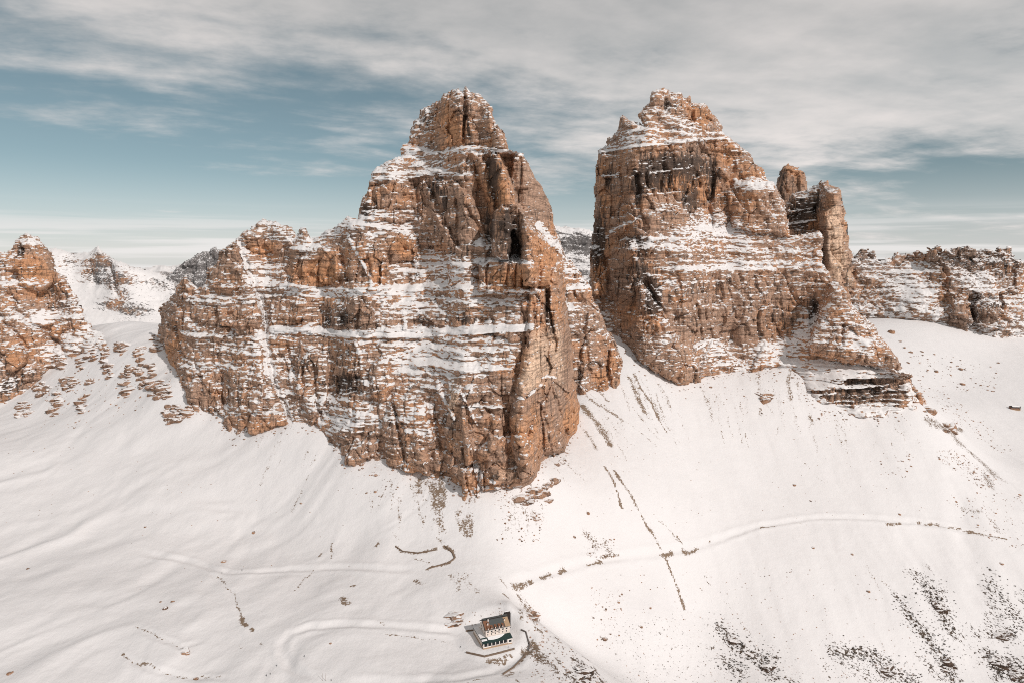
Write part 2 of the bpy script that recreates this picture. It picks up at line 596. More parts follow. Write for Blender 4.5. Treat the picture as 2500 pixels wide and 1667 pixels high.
# snow covered tracks: a shallow flattened trough with a ploughed bank
TRACKS = [
 ([(1040,1389),(960,1390),(850,1384),(760,1388),(640,1394),(560,1398),(460,1370),(330,1345)], 3.6, 1.5),
 ([(502,1387),(560,1440),(590,1505),(640,1575)], 2.6, 0.6),
 ([(1150,1556),(1100,1540),(1000,1530),(860,1524),(760,1530),(710,1545),(688,1570),(686,1595),(705,1622),(740,1645),(800,1662)], 3.4, 1.5),
 ([(800,1664),(950,1668),(1120,1655),(1200,1640),(1260,1612),(1290,1580),(1288,1545),(1262,1500),(1262,1460),(1235,1428)], 4.2, 1.3),
 ([(1235,1428),(1330,1400),(1450,1368),(1600,1350),(1700,1335),(1850,1283),(2000,1262),(2120,1264),(2240,1274),(2340,1290),(2460,1314)], 3.0, 1.9),
 ([(1100,1345),(1130,1370),(1180,1400),(1215,1425)], 2.4, 0.5),
 ([(966,1334),(1020,1348),(1066,1342),(1087,1334)], 2.4, 0.6),
 ([(0,1365),(130,1300),(260,1235),(330,1190),(420,1150)], 9.0, 1.3), ([(0,1440),(150,1380),(260,1330),(340,1300)], 9.0, 1.0),
 ([(640,1640),(700,1600),(730,1560)], 0.9, 0.4), ([(330,1530),(440,1578),(520,1556)], 2.6, 1.0), ([(295,1594),(360,1629),(457,1655),(600,1655)], 2.4, 0.9),
 ([(900,1310),(980,1270),(1040,1220),(1060,1170)], 2.0, 0.7), ([(2180,1290),(2240,1380),(2300,1560)], 9.0, 1.4), ([(2340,1180),(2360,1320),(2400,1480)], 14.0, 2.6),
]
for pts, wd, dp in TRACKS:
    wp = wline(pts)
    sl = near_idx(wp, wd * 4)
    if sl is None:
        continue
    xs_, ys_ = XX[sl], YY[sl]
    d = seg_dist(xs_ + 1.2 * fbm(xs_ / 12, ys_ / 12, oct=2, seed=61), ys_ + 1.2 * fbm(xs_ / 12, ys_ / 12, oct=2, seed=62), wp)
    dp_ = dp * (0.75 + 0.45 * fbm(xs_ / 22, ys_ / 22, oct=2, seed=63))
    for e_ in (wp[0], wp[-1]):
        dp_ = dp_ * sstep(np.hypot(xs_ - e_[0], ys_ - e_[1]), 0, 26)
    GZ[sl] += -dp_ * np.exp(-(d / wd) ** 2) + 0.5 * dp_ * np.exp(-((d - 1.9 * wd) / (0.8 * wd)) ** 2)

# level platform under the refuge
hx, hy, hz = hit(1196, 1562)
HUT_Z = hz
dd = np.hypot(XX - (-18), YY - 560)
pl = sstep(dd, 34, 20)
GZ = GZ * (1 - pl) + HUT_Z * pl

JX = XX + 2.6 * fbm(XX / 9, YY / 13, oct=3, seed=77); JY = YY + 3.0 * fbm(XX / 8, YY / 12, oct=3, seed=78)
WID = 1 + 0.6 * fbm(XX / 16, YY / 16, oct=2, seed=79)
DIRT = np.zeros_like(GZ); SCRUB = np.zeros_like(GZ)


def paint(pts, wd, s=0.9, scrub=0.0):
    wp = wline(pts) if len(pts) > 1 else [hit(*pts[0])[:2]] * 2
    sl = near_idx(wp, wd * 2.5)
    if sl is None:
        return
    d = seg_dist(JX[sl], JY[sl], wp)
    f = s * sstep(d, wd * 1.9 * WID[sl], wd * 0.25)
    DIRT[sl] = np.maximum(DIRT[sl], f)
    SCRUB[sl] = np.maximum(SCRUB[sl], scrub * (f > 0.02))


def paint_poly(poly, s=0.6, scrub=0.0, soft=6.0):
    wp = [hit(u, v)[:2] for u, v in poly]
    sl = near_idx(wp, soft * 2)
    if sl is None:
        return
    ins = in_poly(XX[sl], YY[sl], wp)
    d = seg_dist(XX[sl], YY[sl], wp + wp[:1])
    f = s * np.where(ins, sstep(d, -soft * 0.2, soft), 0)
    DIRT[sl] = np.maximum(DIRT[sl], f)
    SCRUB[sl] = np.maximum(SCRUB[sl], scrub * (f > 0.02))


for pts, wd, s in [
 ([(531,1408),(553,1430),(569,1448),(579,1472),(587,1501),(595,1520)], 0.9, 0.62), ([(592,1510),(598,1528)], 1.3, 0.9), ([(608,1533),(616,1541)], 1.0, 0.8), ([(636,1570),(645,1577)], 0.7, 0.6),
 ([(330,1530),(383,1552),(436,1576),(452,1581)], 0.8, 0.62), ([(452,1581),(480,1572),(512,1560)], 0.5, 0.5),
 ([(295,1594),(324,1613),(361,1629)], 0.9, 0.75), ([(361,1629),(415,1645),(457,1655),(540,1654)], 0.6, 0.55), ([(560,1562),(610,1592)], 0.5, 0.45),
 ([(966,1334),(983,1346),(1020,1350),(1066,1342)], 1.2, 0.9), ([(1010,1362),(1052,1371)], 0.7, 0.7),
 ([(1068,1315),(1084,1326)], 1.4, 0.8), ([(1087,1334),(1105,1350),(1110,1363),(1095,1374),(1042,1389)], 1.6, 0.95),
 ([(1050,1175),(1062,1200),(1066,1235)], 6, 0.72), ([(1075,1172),(1080,1200),(1078,1232)], 4, 0.75), ([(1024,1168),(1022,1200)], 4, 0.62), ([(1066,1236),(1074,1275),(1082,1300)], 3.5, 0.58),
 ([(1000,1180),(1018,1230),(1035,1275)], 1.2, 0.55), ([(980,1170),(962,1190)], 1.4, 0.4), ([(940,1190),(925,1225),(918,1250)], 1.2, 0.5), ([(960,1300),(972,1318)], 2, .3),
 ([(1135,1275),(1145,1300)], 7, 0.62), ([(1120,1265),(1130,1290)], 5, 0.5), ([(1125,1245),(1120,1250)], 4, 0.5), ([(1145,1225),(1165,1205)], 4, 0.55),
 ([(765,1392),(744,1413),(717,1445)], 1.0, 0.55), ([(810,1328),(808,1362)], 2.0, 0.6), ([(786,1350),(778,1358)], 2.4, 0.55), ([(925,1322),(920,1330)], 2.0, 0.7),
 ([(835,1458),(843,1470)], 2.6, 0.8), ([(858,1432),(866,1428)], 1.6, 0.75), ([(850,1466),(858,1470)], 1.0, 0.6), ([(1010,1418),(1030,1426)], 2.2, 0.5),
 ([(941,1546),(980,1551),(1010,1554)], 0.9, 0.62), ([(1010,1554),(1060,1563),(1105,1573)], 0.6, 0.5), ([(920,1520),(935,1522)], 1.0, 0.6),
 ([(1125,1397),(1118,1420),(1122,1440)], 4, 0.42), ([(1140,1400),(1150,1430),(1165,1445)], 4, 0.42), ([(1100,1405),(1110,1415)], 4, 0.38),
 ([(1220,1410),(1228,1420),(1236,1432)], 1.2, 0.55), ([(1232,1450),(1246,1463)], 1.6, 0.75), ([(1218,1470),(1222,1500)], 1.0, 0.5),
 ([(1190,1618),(1218,1606),(1248,1598)], 2.2, 0.72), ([(1192,1612),(1220,1614),(1232,1612)], 2.4, 0.66),
 ([(1478,1140),(1500,1180),(1516,1235)], 1.5, 0.95), ([(1500,1148),(1537,1201),(1563,1249),(1585,1291)], 1.9, 0.85), ([(1585,1291),(1611,1334)], 2.6, 0.7),
 ([(1622,1355),(1643,1403),(1670,1483)], 1.7, 0.85), ([(1579,1238),(1640,1300),(1659,1325)], 1.2, 0.5), ([(1655,1310),(1662,1326)], 1.6, 0.7),
 ([(1252,1430),(1275,1424),(1298,1418)], 3.2, 0.75), ([(1322,1411),(1346,1404)], 2.2, 0.8), ([(1366,1397),(1378,1393)], 2.6, 0.85), ([(1433,1379),(1470,1371)], 1.8, 0.85),
 ([(1468,1360),(1510,1357)], 1.0, 0.8), ([(1617,1358),(1640,1352)], 2.0, 0.85), ([(1672,1349),(1699,1341)], 3.0, 0.85), ([(1725,1322),(1736,1320)], 1.4, 0.7),
 ([(1856,1288),(1893,1283)], 1.5, 0.8), ([(2164,1281),(2199,1276)], 1.8, 0.85), ([(2241,1276),(2281,1282),(2339,1292),(2419,1308),(2456,1315)], 1.3, 0.85), ([(1940,1276),(1975,1278)], .8, .5),
 ([(1548,911),(1564,947),(1592,988),(1608,1024),(1629,1056)], 2.4, 0.85), ([(1534,920),(1552,958)], 4.0, 0.72), ([(1558,970),(1575,1008)], 5.0, 0.75),
 ([(1423,992),(1445,1015),(1470,1050),(1490,1085)], 6.0, 0.78), ([(1419,955),(1471,996),(1520,1024)], 2.6, 0.72), ([(1463,955),(1486,980)], 2.6, 0.7), ([(1428,1050),(1445,1075),(1455,1095)], 3, .6),
 ([(1440,960),(1500,1010),(1560,1050),(1600,1085)], 1.5, 0.5), ([(1535,980),(1580,1040),(1610,1075)], 2.0, 0.5),
 ([(1718,955),(1730,995),(1740,1030)], 3.0, 0.48), ([(1745,960),(1752,990)], 2.4, .45), ([(1928,903),(1924,935),(1932,976)], 4.0, 0.62), ([(1976,893),(1972,928)], 3.6, 0.68), ([(1862,975),(1890,1010)], 2.0, 0.6), ([(1858,998),(1857,1012)], 2.4, .7),
 ([(1850,915),(1856,955)], 4.0, 0.42), ([(1900,1040),(1898,1062)], 2, .5), ([(1978,1015),(1983,1030)], 3, .7), ([(1960,1120),(1990,1160),(2015,1180)], 1.0, .5),
 ([(1760,1500),(1790,1535)], 1.0, 0.5), ([(1715,1400),(1750,1450),(1770,1480)], 1.0, 0.42), ([(1795,1504),(1830,1542)], 1.2, .65),
 ([(2115,1380),(2140,1425),(2155,1460)], 1.4, 0.5), ([(2155,1418),(2180,1440)], 1.4, 0.6),
 ([(1228,1646),(1240,1650),(1252,1640)], 1.8, 0.8), ([(1255,1630),(1280,1604)], 1.4, 0.6), ([(1270,1640),(1300,1667)], 1.2, .35), ([(1145,1664),(1165,1656),(1180,1656)], .9, .7), ([(1262,1660),(1272,1664)], 1.0, .8),
]:
    paint(pts, wd, s)
for pts, wd, s, k in [
 ([(1282,1475),(1296,1495),(1302,1512)], 4.5, 0.66, 0.15), ([(1270,1487),(1272,1505)], 1.6, .6, .1), ([(1310,1530),(1318,1538)], 1.6, 0.8, 0.1),
 ([(1300,1570),(1312,1585)], 3.2, 0.75, 0.1), ([(1285,1593),(1310,1600),(1325,1612)], 3.4, 0.8, 0.2), ([(1315,1590),(1345,1620),(1362,1640)], 3.0, 0.72, 0.2),
 ([(1335,1605),(1352,1632),(1372,1660)], 2.2, 0.66, 0.2), ([(1362,1610),(1374,1625)], 2.0, 0.8, 0.1), ([(1412,1615),(1425,1640),(1420,1667)], 4.2, 0.8, 0.75),
 ([(1392,1640),(1405,1667)], 3.2, 0.75, 0.7), ([(1455,1635),(1475,1667)], 2.6, 0.7, 0.5), ([(1355,1555),(1364,1564)], 1.6, .7, .5), ([(1375,1570),(1400,1588),(1440,1612),(1455,1635)], 1.0, .6, .5),
 ([(2243,1413),(2276,1443),(2300,1485),(2324,1538)], 7.0, 0.72, 0.85), ([(2262,1378),(2270,1390)], 2.5, .6, .7), ([(2300,1430),(2308,1450)], 3, .5, .7),
 ([(2190,1458),(2226,1508),(2264,1556)], 3.2, 0.74, 0.85), ([(2264,1556),(2300,1598),(2330,1655)], 5.5, 0.72, 0.85), ([(2235,1530),(2250,1560)], 4, .5, .7), ([(2240,1600),(2262,1625)], 4, .55, .8), ([(2272,1630),(2290,1650)], 4, .7, .9),
 ([(2035,1590),(2083,1592),(2142,1601),(2187,1636),(2240,1666)], 3.6, 0.72, 0.85), ([(2130,1610),(2160,1630),(2200,1660)], 6.5, 0.7, 0.85), ([(2010,1610),(2018,1640),(2028,1667)], 1.6, 0.6, 0.4), ([(2060,1610),(2100,1640),(2140,1667)], 6, .5, .6),
 ([(2413,1413),(2440,1450),(2470,1485),(2484,1530)], 5.0, 0.62, 0.9), ([(2420,1440),(2425,1480),(2430,1520)], 6, .56, .85), ([(2376,1536),(2384,1552)], 3.6, 0.72, 0.9), ([(2420,1545),(2450,1555),(2468,1545)], 5, .68, .9), ([(2412,1548),(2414,1560)], 3, .6, .9),
 ([(2415,1600),(2430,1610),(2440,1630),(2452,1638)], 5.5, 0.85, 0.95), ([(2470,1625),(2485,1645),(2495,1660)], 7.5, 0.82, 0.95), ([(2378,1620),(2400,1616)], 1.6, 0.7, 0.8), ([(2430,1654),(2440,1656)], 3, .8, .9), ([(2490,1440),(2498,1470)], 4, .55, .9),
 ([(1760,1535),(1785,1560),(1812,1588)], 5.0, 0.72, 0.8), ([(1840,1600),(1870,1620),(1888,1650)], 5.0, 0.72, 0.8), ([(1885,1596),(1895,1605)], 3.0, 0.7, 0.8), ([(1768,1610),(1790,1630),(1812,1645)], 4.0, 0.66, 0.8), ([(1920,1655),(1945,1667)], 3, .65, .8), ([(1838,1565),(1848,1585)], 3, .55, .7),
 ([(1795,1600),(1790,1610)], 2, .6, .8), ([(1480,1555),(1472,1562)], 2, 0.7, 0.3), ([(1740,1580),(1750,1600)], 3, .5, .6),
 ([(1430,1300),(1445,1315),(1456,1335)], 3.0, 0.55, 0.2), ([(1480,1325),(1488,1345)], 2.6, 0.6, 0.2), ([(1440,1352),(1452,1350)], 2, .5, .2),
 ([(2270,1030),(2320,1050),(2340,1080)], 6, 0.62, 0.3), ([(2360,1095),(2400,1130),(2430,1160)], 8, 0.62, 0.3), ([(2410,1165),(2420,1188)], 5, 0.6, 0.3),
 ([(2300,1040),(2345,1045)], 3, .8, .2), ([(2350,1240),(2400,1250),(2430,1280),(2440,1300)], 3, .5, .2),
]:
    paint(pts, wd * (2.1 if k > 0.4 else 1.5), s * 0.95, k)
# thin runnels of grit fanning out below the walls
r2 = random.Random(17)
for (ua, va, ub, vb2, k1, n) in ((1425,960,1500,960,.75,10),(1500,870,1700,960,.45,22),(1720,930,1960,920,.22,20),(1960,1000,2260,1010,.3,16),(1340,1120,1420,1060,.6,8),(900,1140,1080,1170,-.1,14),(450,990,800,1090,-.55,10),(1240,1200,1330,1180,.3,8)):
    for _ in range(n):
        s_ = r2.random(); u = ua + (ub - ua) * s_; v = va + (vb2 - va) * s_ + r2.uniform(5, 70); L = r2.uniform(20, 110)
        kk = k1 * r2.uniform(.7, 1.2)
        paint([(u, v), (u + kk * L * .5 + r2.uniform(-4, 4), v + L * .5), (u + kk * L, v + L)], r2.uniform(.7, 2.2), r2.uniform(.28, .55))
# dusting of scree over wide areas
for poly, s, k in [
 ([(1470,1480),(1620,1480),(1900,1560),(2010,1667),(1480,1667)], 0.24, 0.75),
 ([(2030,1520),(2200,1560),(2240,1667),(2020,1667),(1990,1600)], 0.27, 0.7),
 ([(1700,1380),(1800,1400),(1860,1520),(1760,1540),(1700,1450)], 0.2, 0.6),
 ([(2240,1480),(2420,1560),(2380,1667),(2300,1640)], 0.2, 0.8),
 ([(1290,1590),(1400,1600),(1480,1667),(1330,1667)], 0.25, 0.4),
 ([(1210,1200),(1330,1180),(1300,1330),(1200,1340)], 0.3, 0.1),
]:
    paint_poly(poly, s, k, 25)

gv = np.stack([XX, YY, GZ + CAMZ], -1).reshape(-1, 3)
nr, nc = GZ.shape
idx = np.arange(nr * nc).reshape(nr, nc)
gq = np.stack([idx[:-1, :-1], idx[:-1, 1:], idx[1:, 1:], idx[1:, :-1]], -1).reshape(-1, 4)
ground = link(bpy.data.objects.new("ground", raw_mesh("ground", gv, gq, {'dirt': DIRT.ravel(), 'scrub': SCRUB.ravel()}, M_GROUND, True)))
tag(ground, "snow covered mountainside with drifts, tracks and bare scree streaks", "ground", kind="structure")

#--MOUNTAINS--
# ------------------------------------------------------------------ mountains
def stair(f, c=0.60, k=0.12):
    return np.where(f < c, f / c * k, k + (f - c) / (1 - c) * (1 - k))


def facets(x, z, seed):
    """broken rock: every cell is a tilted plane with its own offset; also the distance to the crack between cells"""
    ix = np.floor(x).astype(np.int64); iz = np.floor(z).astype(np.int64)
    zero = np.zeros_like(ix)
    f1 = np.full(x.shape, 9e9, np.float32); f2 = np.full(x.shape, 9e9, np.float32); val = np.zeros(x.shape, np.float32)
    for a in (-1, 0, 1):
        for b in (-1, 0, 1):
            cx_ = ix + a; cz_ = iz + b
            px_ = cx_ + 0.5 + 0.46 * hash3(cx_, cz_, zero, seed); pz_ = cz_ + 0.5 + 0.46 * hash3(cx_, cz_, zero, seed + 1)
            ex = x - px_; ez = z - pz_
            d = np.abs(ex) * 0.75 + np.abs(ez) * 0.75 + 0.3 * np.hypot(ex, ez)
            v = hash3(cx_, cz_, zero, seed + 2) * 0.7 + hash3(cx_, cz_, zero, seed + 3) * ex * 1.3 + hash3(cx_, cz_, zero, seed + 4) * ez * 0.6
            m = d < f1
            f2 = np.where(m, f1, np.minimum(f2, d))
            val = np.where(m, v, val)
            f1 = np.where(m, d, f1)
    return val.astype(np.float32), (f2 - f1).astype(np.float32)


def relief(name, outline, base, step=1.9, s0=0.5, blobs=(), lines=(), blocks=(), cuts=(), edge=(22, 22), tint=(), mat=None,
           detail=1.0, crag=6.0, period=7.0, thick=160.0, dip=0.0, ybase=None, ylim=None, snow_bias=0.0, flute=1.0, bed=1.0, label=None, w0=0.12, seed=1, parent=None, stuff_name=None):
    """A rock face built from a survey: outline and features by photo position, then integrated upward from its foot with the surveyed
    steepness of every band (so walls, ledges and terraces have real depth), cut by gullies, fluted and bedded in world space, closed at the back."""
    us = [p[0] for p in outline]; vs = [p[1] for p in outline]
    u0, u1 = min(us) - 8, max(us) + 8
    v0, v1 = min(vs) - 8, max(vs) + 8
    gu = np.arange(u0, u1, step); gv_ = np.arange(v1, v0, -step)       # bottom row first
    U, V = np.meshgrid(gu, gv_)
    U = U.astype(np.float32); V = V.astype(np.float32)
    # ragged outline
    jU = U + crag * (fbm(U / 26, V / 26, oct=3, seed=seed + 100) * 0.9)
    jV = V + crag * (fbm(U / 20, V / 30, oct=4, seed=seed + 130, gain=0.65) * 1.4)
    M = in_poly(jU, jV, outline)
    # surveyed snowiness -> steepness
    wj = 4.0
    wU = U + wj * fbm(U / 40, V / 40, oct=2, seed=seed + 3) ; wV = V + wj * fbm(U / 34, V / 34, oct=3, seed=seed + 7)
    num = np.full(U.shape, s0 * w0, np.float32); den = np.full(U.shape, w0, np.float32)
    for (bu, bv, ru, rv, s) in blobs:
        g = np.exp(-((wU - bu) / ru) ** 2 - ((wV - bv) / rv) ** 2)
        num += g * s; den += g
    for (pts, hw, s, wt) in lines:
        d = seg_dist(0.6 * U + 0.4 * wU, 0.65 * V + 0.35 * wV, pts)
        g = wt * np.exp(-(d / hw) ** 4)
        num += g * s; den += g
    S = num / den
    S = np.clip(S + 0.16 * fbm(U / 30, V / 16, oct=3, seed=seed + 11) / (1 + 0.25 * np.maximum(den - 2, 0)), 0, 1.4)
    TH = np.radians(85.0 - 44.0 * S)
    TAN = np.tan(TH)
    t = tv(V[:, 0].astype(np.float64))
    # foot of the face
    bu_ = [p[0] for p in base]; bv_ = [p[1] for p in base]
    vb = np.interp(gu, bu_, bv_) + 9 * fbm(gu / 21, gu * 0 + seed, oct=3, seed=seed + 90, gain=0.7)
    if ybase is None:
        yb = np.array([hit(float(a_), float(b_))[1] for a_, b_ in zip(gu, vb)])
        if ylim:
            yb = np.clip(yb, *ylim)
        yb = blur1(yb[None].astype(np.float32), int(26 / step), 1)[0]
    else:
        yb = np.interp(gu, [p[0] for p in ybase], [p[1] for p in ybase])
    vb_s = blur1(vb[None].astype(np.float32), int(7 / step), 1)[0]
    Y = np.empty(U.shape, np.float64)
    cur = yb.copy()
    # below the foot the face goes on steeply into the ground
    for r in range(len(gv_)):
        if r > 0:
            dt = t[r] - t[r - 1]
            above = gv_[r] <= vb_s
            tn = np.where(above, TAN[r], 5.0)
            cur = cur + np.where(above, cur * dt / np.maximum(tn - t[r], 0.35), 0.0)
        Y[r] = cur
    k = max(1, int(5 / step))
    Y = blur1(blur1(Y.astype(np.float32), 5 * k, 1), 4 * k, 1).astype(np.float64)
    # features
    D = np.zeros(U.shape, np.float32)
    ol = list(outline) + [outline[0]]
    upper = [(p, q) for p, q in zip(ol[:-1], ol[1:]) if not (p[1] > np.interp(p[0], bu_, bv_) - 25 and q[1] > np.interp(q[0], bu_, bv_) - 25)]
    de = np.full(U.shape, 1e9, np.float32)
    for p, q in upper:
        de = np.minimum(de, seg_dist(jU, jV, [p, q]))
    ew, er = edge
    x = np.clip(1 - de / ew, 0, 1)
    D += er * (1 - np.sqrt(np.maximum(1 - x * x, 0)))
    for (poly, pr, ed) in blocks:
        pu = [p[0] for p in poly]; pv_ = [p[1] for p in poly]
        c = np.nonzero((gu > min(pu) - 20) & (gu < max(pu) + 20))[0]
        r = np.nonzero((gv_ > min(pv_) - 20) & (gv_ < max(pv_) + 20))[0]
        if len(c) == 0 or len(r) == 0:
            continue
        sl = (slice(r[0], r[-1] + 1), slice(c[0], c[-1] + 1))
        a_, b_ = jU[sl], jV[sl]
        ins = in_poly(a_, b_, poly)
        d = seg_dist(a_, b_, poly + poly[:1])
        x = np.clip(d / ed, 0, 1)
        D[sl] -= np.where(ins, 1.25 * pr * np.sqrt(1 - (1 - x) ** 2), 0)
    for (pts, hw, dp) in cuts:
        pu = [p[0] for p in pts]; pv_ = [p[1] for p in pts]
        c = np.nonzero((gu > min(pu) - 40) & (gu < max(pu) + 40))[0]
        r = np.nonzero((gv_ > min(pv_) - 40) & (gv_ < max(pv_) + 40))[0]
        if len(c) == 0 or len(r) == 0:
            continue
        sl = (slice(r[0], r[-1] + 1), slice(c[0], c[-1] + 1))
        d = seg_dist(jU[sl], jV[sl], pts)
        D[sl] += 0.95 * dp * np.exp(-(d / hw) ** 2)
    Ym = Y + D
    bb = (833.5 - V) / F
    A_ = ((U - 1250.0) / F) / (CP + bb * SP)
    T_ = (-SP + bb * CP) / (CP + bb * SP)
    X = A_ * Ym; Z = T_ * Ym
    pxm = float(np.median(yb)) / F                  # metres per photo pixel
    k_ = detail * pxm / 0.6
    steep = np.clip((TAN - 1.0) / 2.5, 0, 1)
    # buttresses, pillars, cracks (world space); every cliff band has its own set of pillars
    wx = X + 6 * k_ * fbm(X / (30 * k_), Z / (40 * k_), oct=2, seed=seed + 17)
    zb = Z + dip * X + 5 * k_ * fbm(X / (45 * k_), Z / (60 * k_), oct=2, seed=seed + 18)
    band = np.floor(zb / (24 * k_) + 0.6 * vnoise(zb / (30 * k_), zb * 0, seed=seed + 20))
    b1 = fbm(wx / (46 * k_), Ym / (90 * k_), Z / (80 * k_), oct=3, seed=seed + 19)
    n2 = vnoise(wx / (21 * k_), band * 0.83 + Z / (120 * k_), Ym / (70 * k_), seed=seed + 23)
    b2 = 1 - 2.2 * np.abs(n2)
    n3 = vnoise(wx / (8.5 * k_), band * 1.7 + Z / (46 * k_), Ym / (50 * k_), seed=seed + 29)
    b3 = 1 - 2.2 * np.abs(n3)
    n5 = vnoise(wx / (3.6 * k_), Z / (19 * k_), Ym / (30 * k_), seed=seed + 30)
    b4 = fbm(X / (6 * k_), Z / (5 * k_), Ym / (30 * k_), oct=3, seed=seed + 31)
    st_ = 0.10 + 0.90 * steep
    v1, e1 = facets(wx / (30 * k_), (zb + 4 * k_ * b1) / (38 * k_), seed + 201)
    v2, e2 = facets(wx / (12 * k_) + 0.2 * b4, zb / (15 * k_), seed + 211)
    v3, e3 = facets(X / (5 * k_) + 0.3 * b4, zb / (5.5 * k_), seed + 221)
    dsp = flute * k_ * (7.0 * b1 + 3.2 * b2 * st_ + 1.8 * b3 * st_ + 0.6 * (1 - 2 * np.abs(n5)) * st_ + 6.5 * v1 * st_ + 2.6 * v2 * st_ + 0.7 * v3 * (0.25 + 0.75 * steep)) + 0.7 * k_ * b4
    dsp += k_ * flute * (3.0 * sstep(e1, 0.09, 0.0) + 1.6 * sstep(e2, 0.12, 0.0)) * st_
    crack = sstep(np.abs(vnoise(wx / (22 * k_), Z / (170 * k_), Ym / (90 * k_), seed=seed + 37)), 0.06, 0.0)
    dsp += 6.0 * k_ * crack * steep * flute
    # bedding: stairs of small cliffs and snow holding ledges
    inv = np.clip(1.0 / TAN, 0.10, 0.85)
    S_ = S
    zw = Z + dip * X + 2.2 * k_ * fbm(X / (38 * k_), Ym / (60 * k_), oct=3, seed=seed + 43)
    zw = zw + 1.6 * k_ * b1 + 0.8 * k_ * b3
    stp = 0.10 + 0.20 * sstep(S, 0.06, 0.3)
    for (pp, c_, a0, sd_) in ((period * 0.62 * k_, 0.56, 0.95, 47), (period * 1.55 * k_, 0.62, 0.6, 53), (period * 4.2 * k_, 0.72, 0.35, 59)):
        ph = zw / pp + 0.45 * vnoise(zw / pp * 0.8, zw * 0 + sd_, seed=seed + sd_)
        fr = ph - np.floor(ph)
        am = a0 * sstep(fbm(X / (11 * k_ + pp), zw / (pp * 1.1), Ym / (60 * k_), oct=2, seed=seed + sd_ + 2), -0.35, 0.25)
        dsp += bed * am * (stair(fr, c_) - fr) * pp * (np.maximum(inv, stp) if pp < period * k_ else inv) * 2.0
    Yf = Ym + dsp
    P = np.stack([X, Yf, Z], -1).astype(np.float32)
    # normals
    du = np.empty_like(P); dv = np.empty_like(P)
    du[:, 1:-1] = P[:, 2:] - P[:, :-2]; du[:, 0] = P[:, 1] - P[:, 0]; du[:, -1] = P[:, -1] - P[:, -2]
    dv[1:-1] = P[2:] - P[:-2]; dv[0] = P[1] - P[0]; dv[-1] = P[-1] - P[-2]
    N = np.cross(du, dv)
    N /= np.linalg.norm(N, axis=-1, keepdims=True) + 1e-9
    nz = N[..., 2]
    snow = 0.13 + 0.44 * sstep(nz, 0.20, 0.72) + 0.72 * (S - 0.36) + snow_bias
    # drifted skirts where the wall meets the slope
    foot = sstep(V, vb_s[None] - 15, vb_s[None] - 1)
    snow = snow + foot * (0.05 + 0.7 * fbm(U / 12, V / 12, oct=3, seed=seed + 95))
    # snow lies deeper right above ledges: soften along the ledge
    snow = 0.7 * snow + 0.3 * blur1(snow.astype(np.float32), max(1, int(3 / step)), 1)
    orange = np.full(U.shape, 0.33, np.float32); dark = np.full(U.shape, 0.21, np.float32); pale = np.zeros(U.shape, np.float32)  # the dark base also deepens crevices with painted shade
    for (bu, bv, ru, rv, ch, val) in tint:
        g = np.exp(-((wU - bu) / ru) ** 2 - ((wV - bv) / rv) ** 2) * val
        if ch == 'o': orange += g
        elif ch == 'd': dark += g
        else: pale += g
    orange += 0.55 * fbm(X / (60 * k_), Z / (45 * k_), Ym / (90 * k_), oct=3, seed=seed + 71)
    # mesh
    ids = -np.ones(U.shape, np.int64)
    ids[M] = np.arange(M.sum())
    q = np.stack([ids[:-1, :-1], ids[:-1, 1:], ids[1:, 1:], ids[1:, :-1]], -1).reshape(-1, 4)
    q = q[(q >= 0).all(1)]
    verts = P[M]
    at = [snow[M], orange[M], dark[M], pale[M]]
    # coarse back so that the mountain is a closed body
    ks = max(4, int(14 / step))
    er_m = blur1(blur1(M.astype(np.float32), ks, 0), ks, 1) > 0.5
    cu = slice(None, None, ks)
    Mb = er_m[cu, cu]
    db = np.clip(de[cu, cu] / 60.0, 0, 1)
    Yb = Ym[cu, cu] + er * 0.4 + thick * np.sqrt(np.maximum(1 - (1 - db) ** 2, 0)) + 10 * fbm(U[cu, cu] / 60, V[cu, cu] / 60, oct=3, seed=seed + 61)
    Tb = T_[cu, cu]
    Pb = np.stack([A_[cu, cu] * Yb, Yb, np.where(Tb > 0, Tb * Ym[cu, cu], Tb * Yb)], -1).astype(np.float32)
    idb = -np.ones(Mb.shape, np.int64)
    idb[Mb] = np.arange(Mb.sum()) + len(verts)
    qb = np.stack([idb[:-1, :-1], idb[1:, :-1], idb[1:, 1:], idb[:-1, 1:]], -1).reshape(-1, 4)
    qb = qb[(qb >= 0).all(1)]
    verts = np.concatenate([verts, Pb[Mb]])
    nb = int(Mb.sum())
    at = [np.concatenate([a_, np.full(nb, c_, np.float32)]) for a_, c_ in zip(at, (0.45, 0.4, 0.1, 0.0))]
    q = np.concatenate([q, qb]) if len(qb) else q
    verts = verts + np.array([0, 0, CAMZ], np.float32)
    me = raw_mesh(name, verts, q, dict(zip(('snow', 'orange', 'dark', 'pale'), at)), mat or M_CLIFF, True)
    o = link(bpy.data.objects.new(name, me))
    if parent is None:
        tag(o, label, "mountain", kind="structure")
    else:
        o.parent = parent
        if label: o["label"] = label
    return o

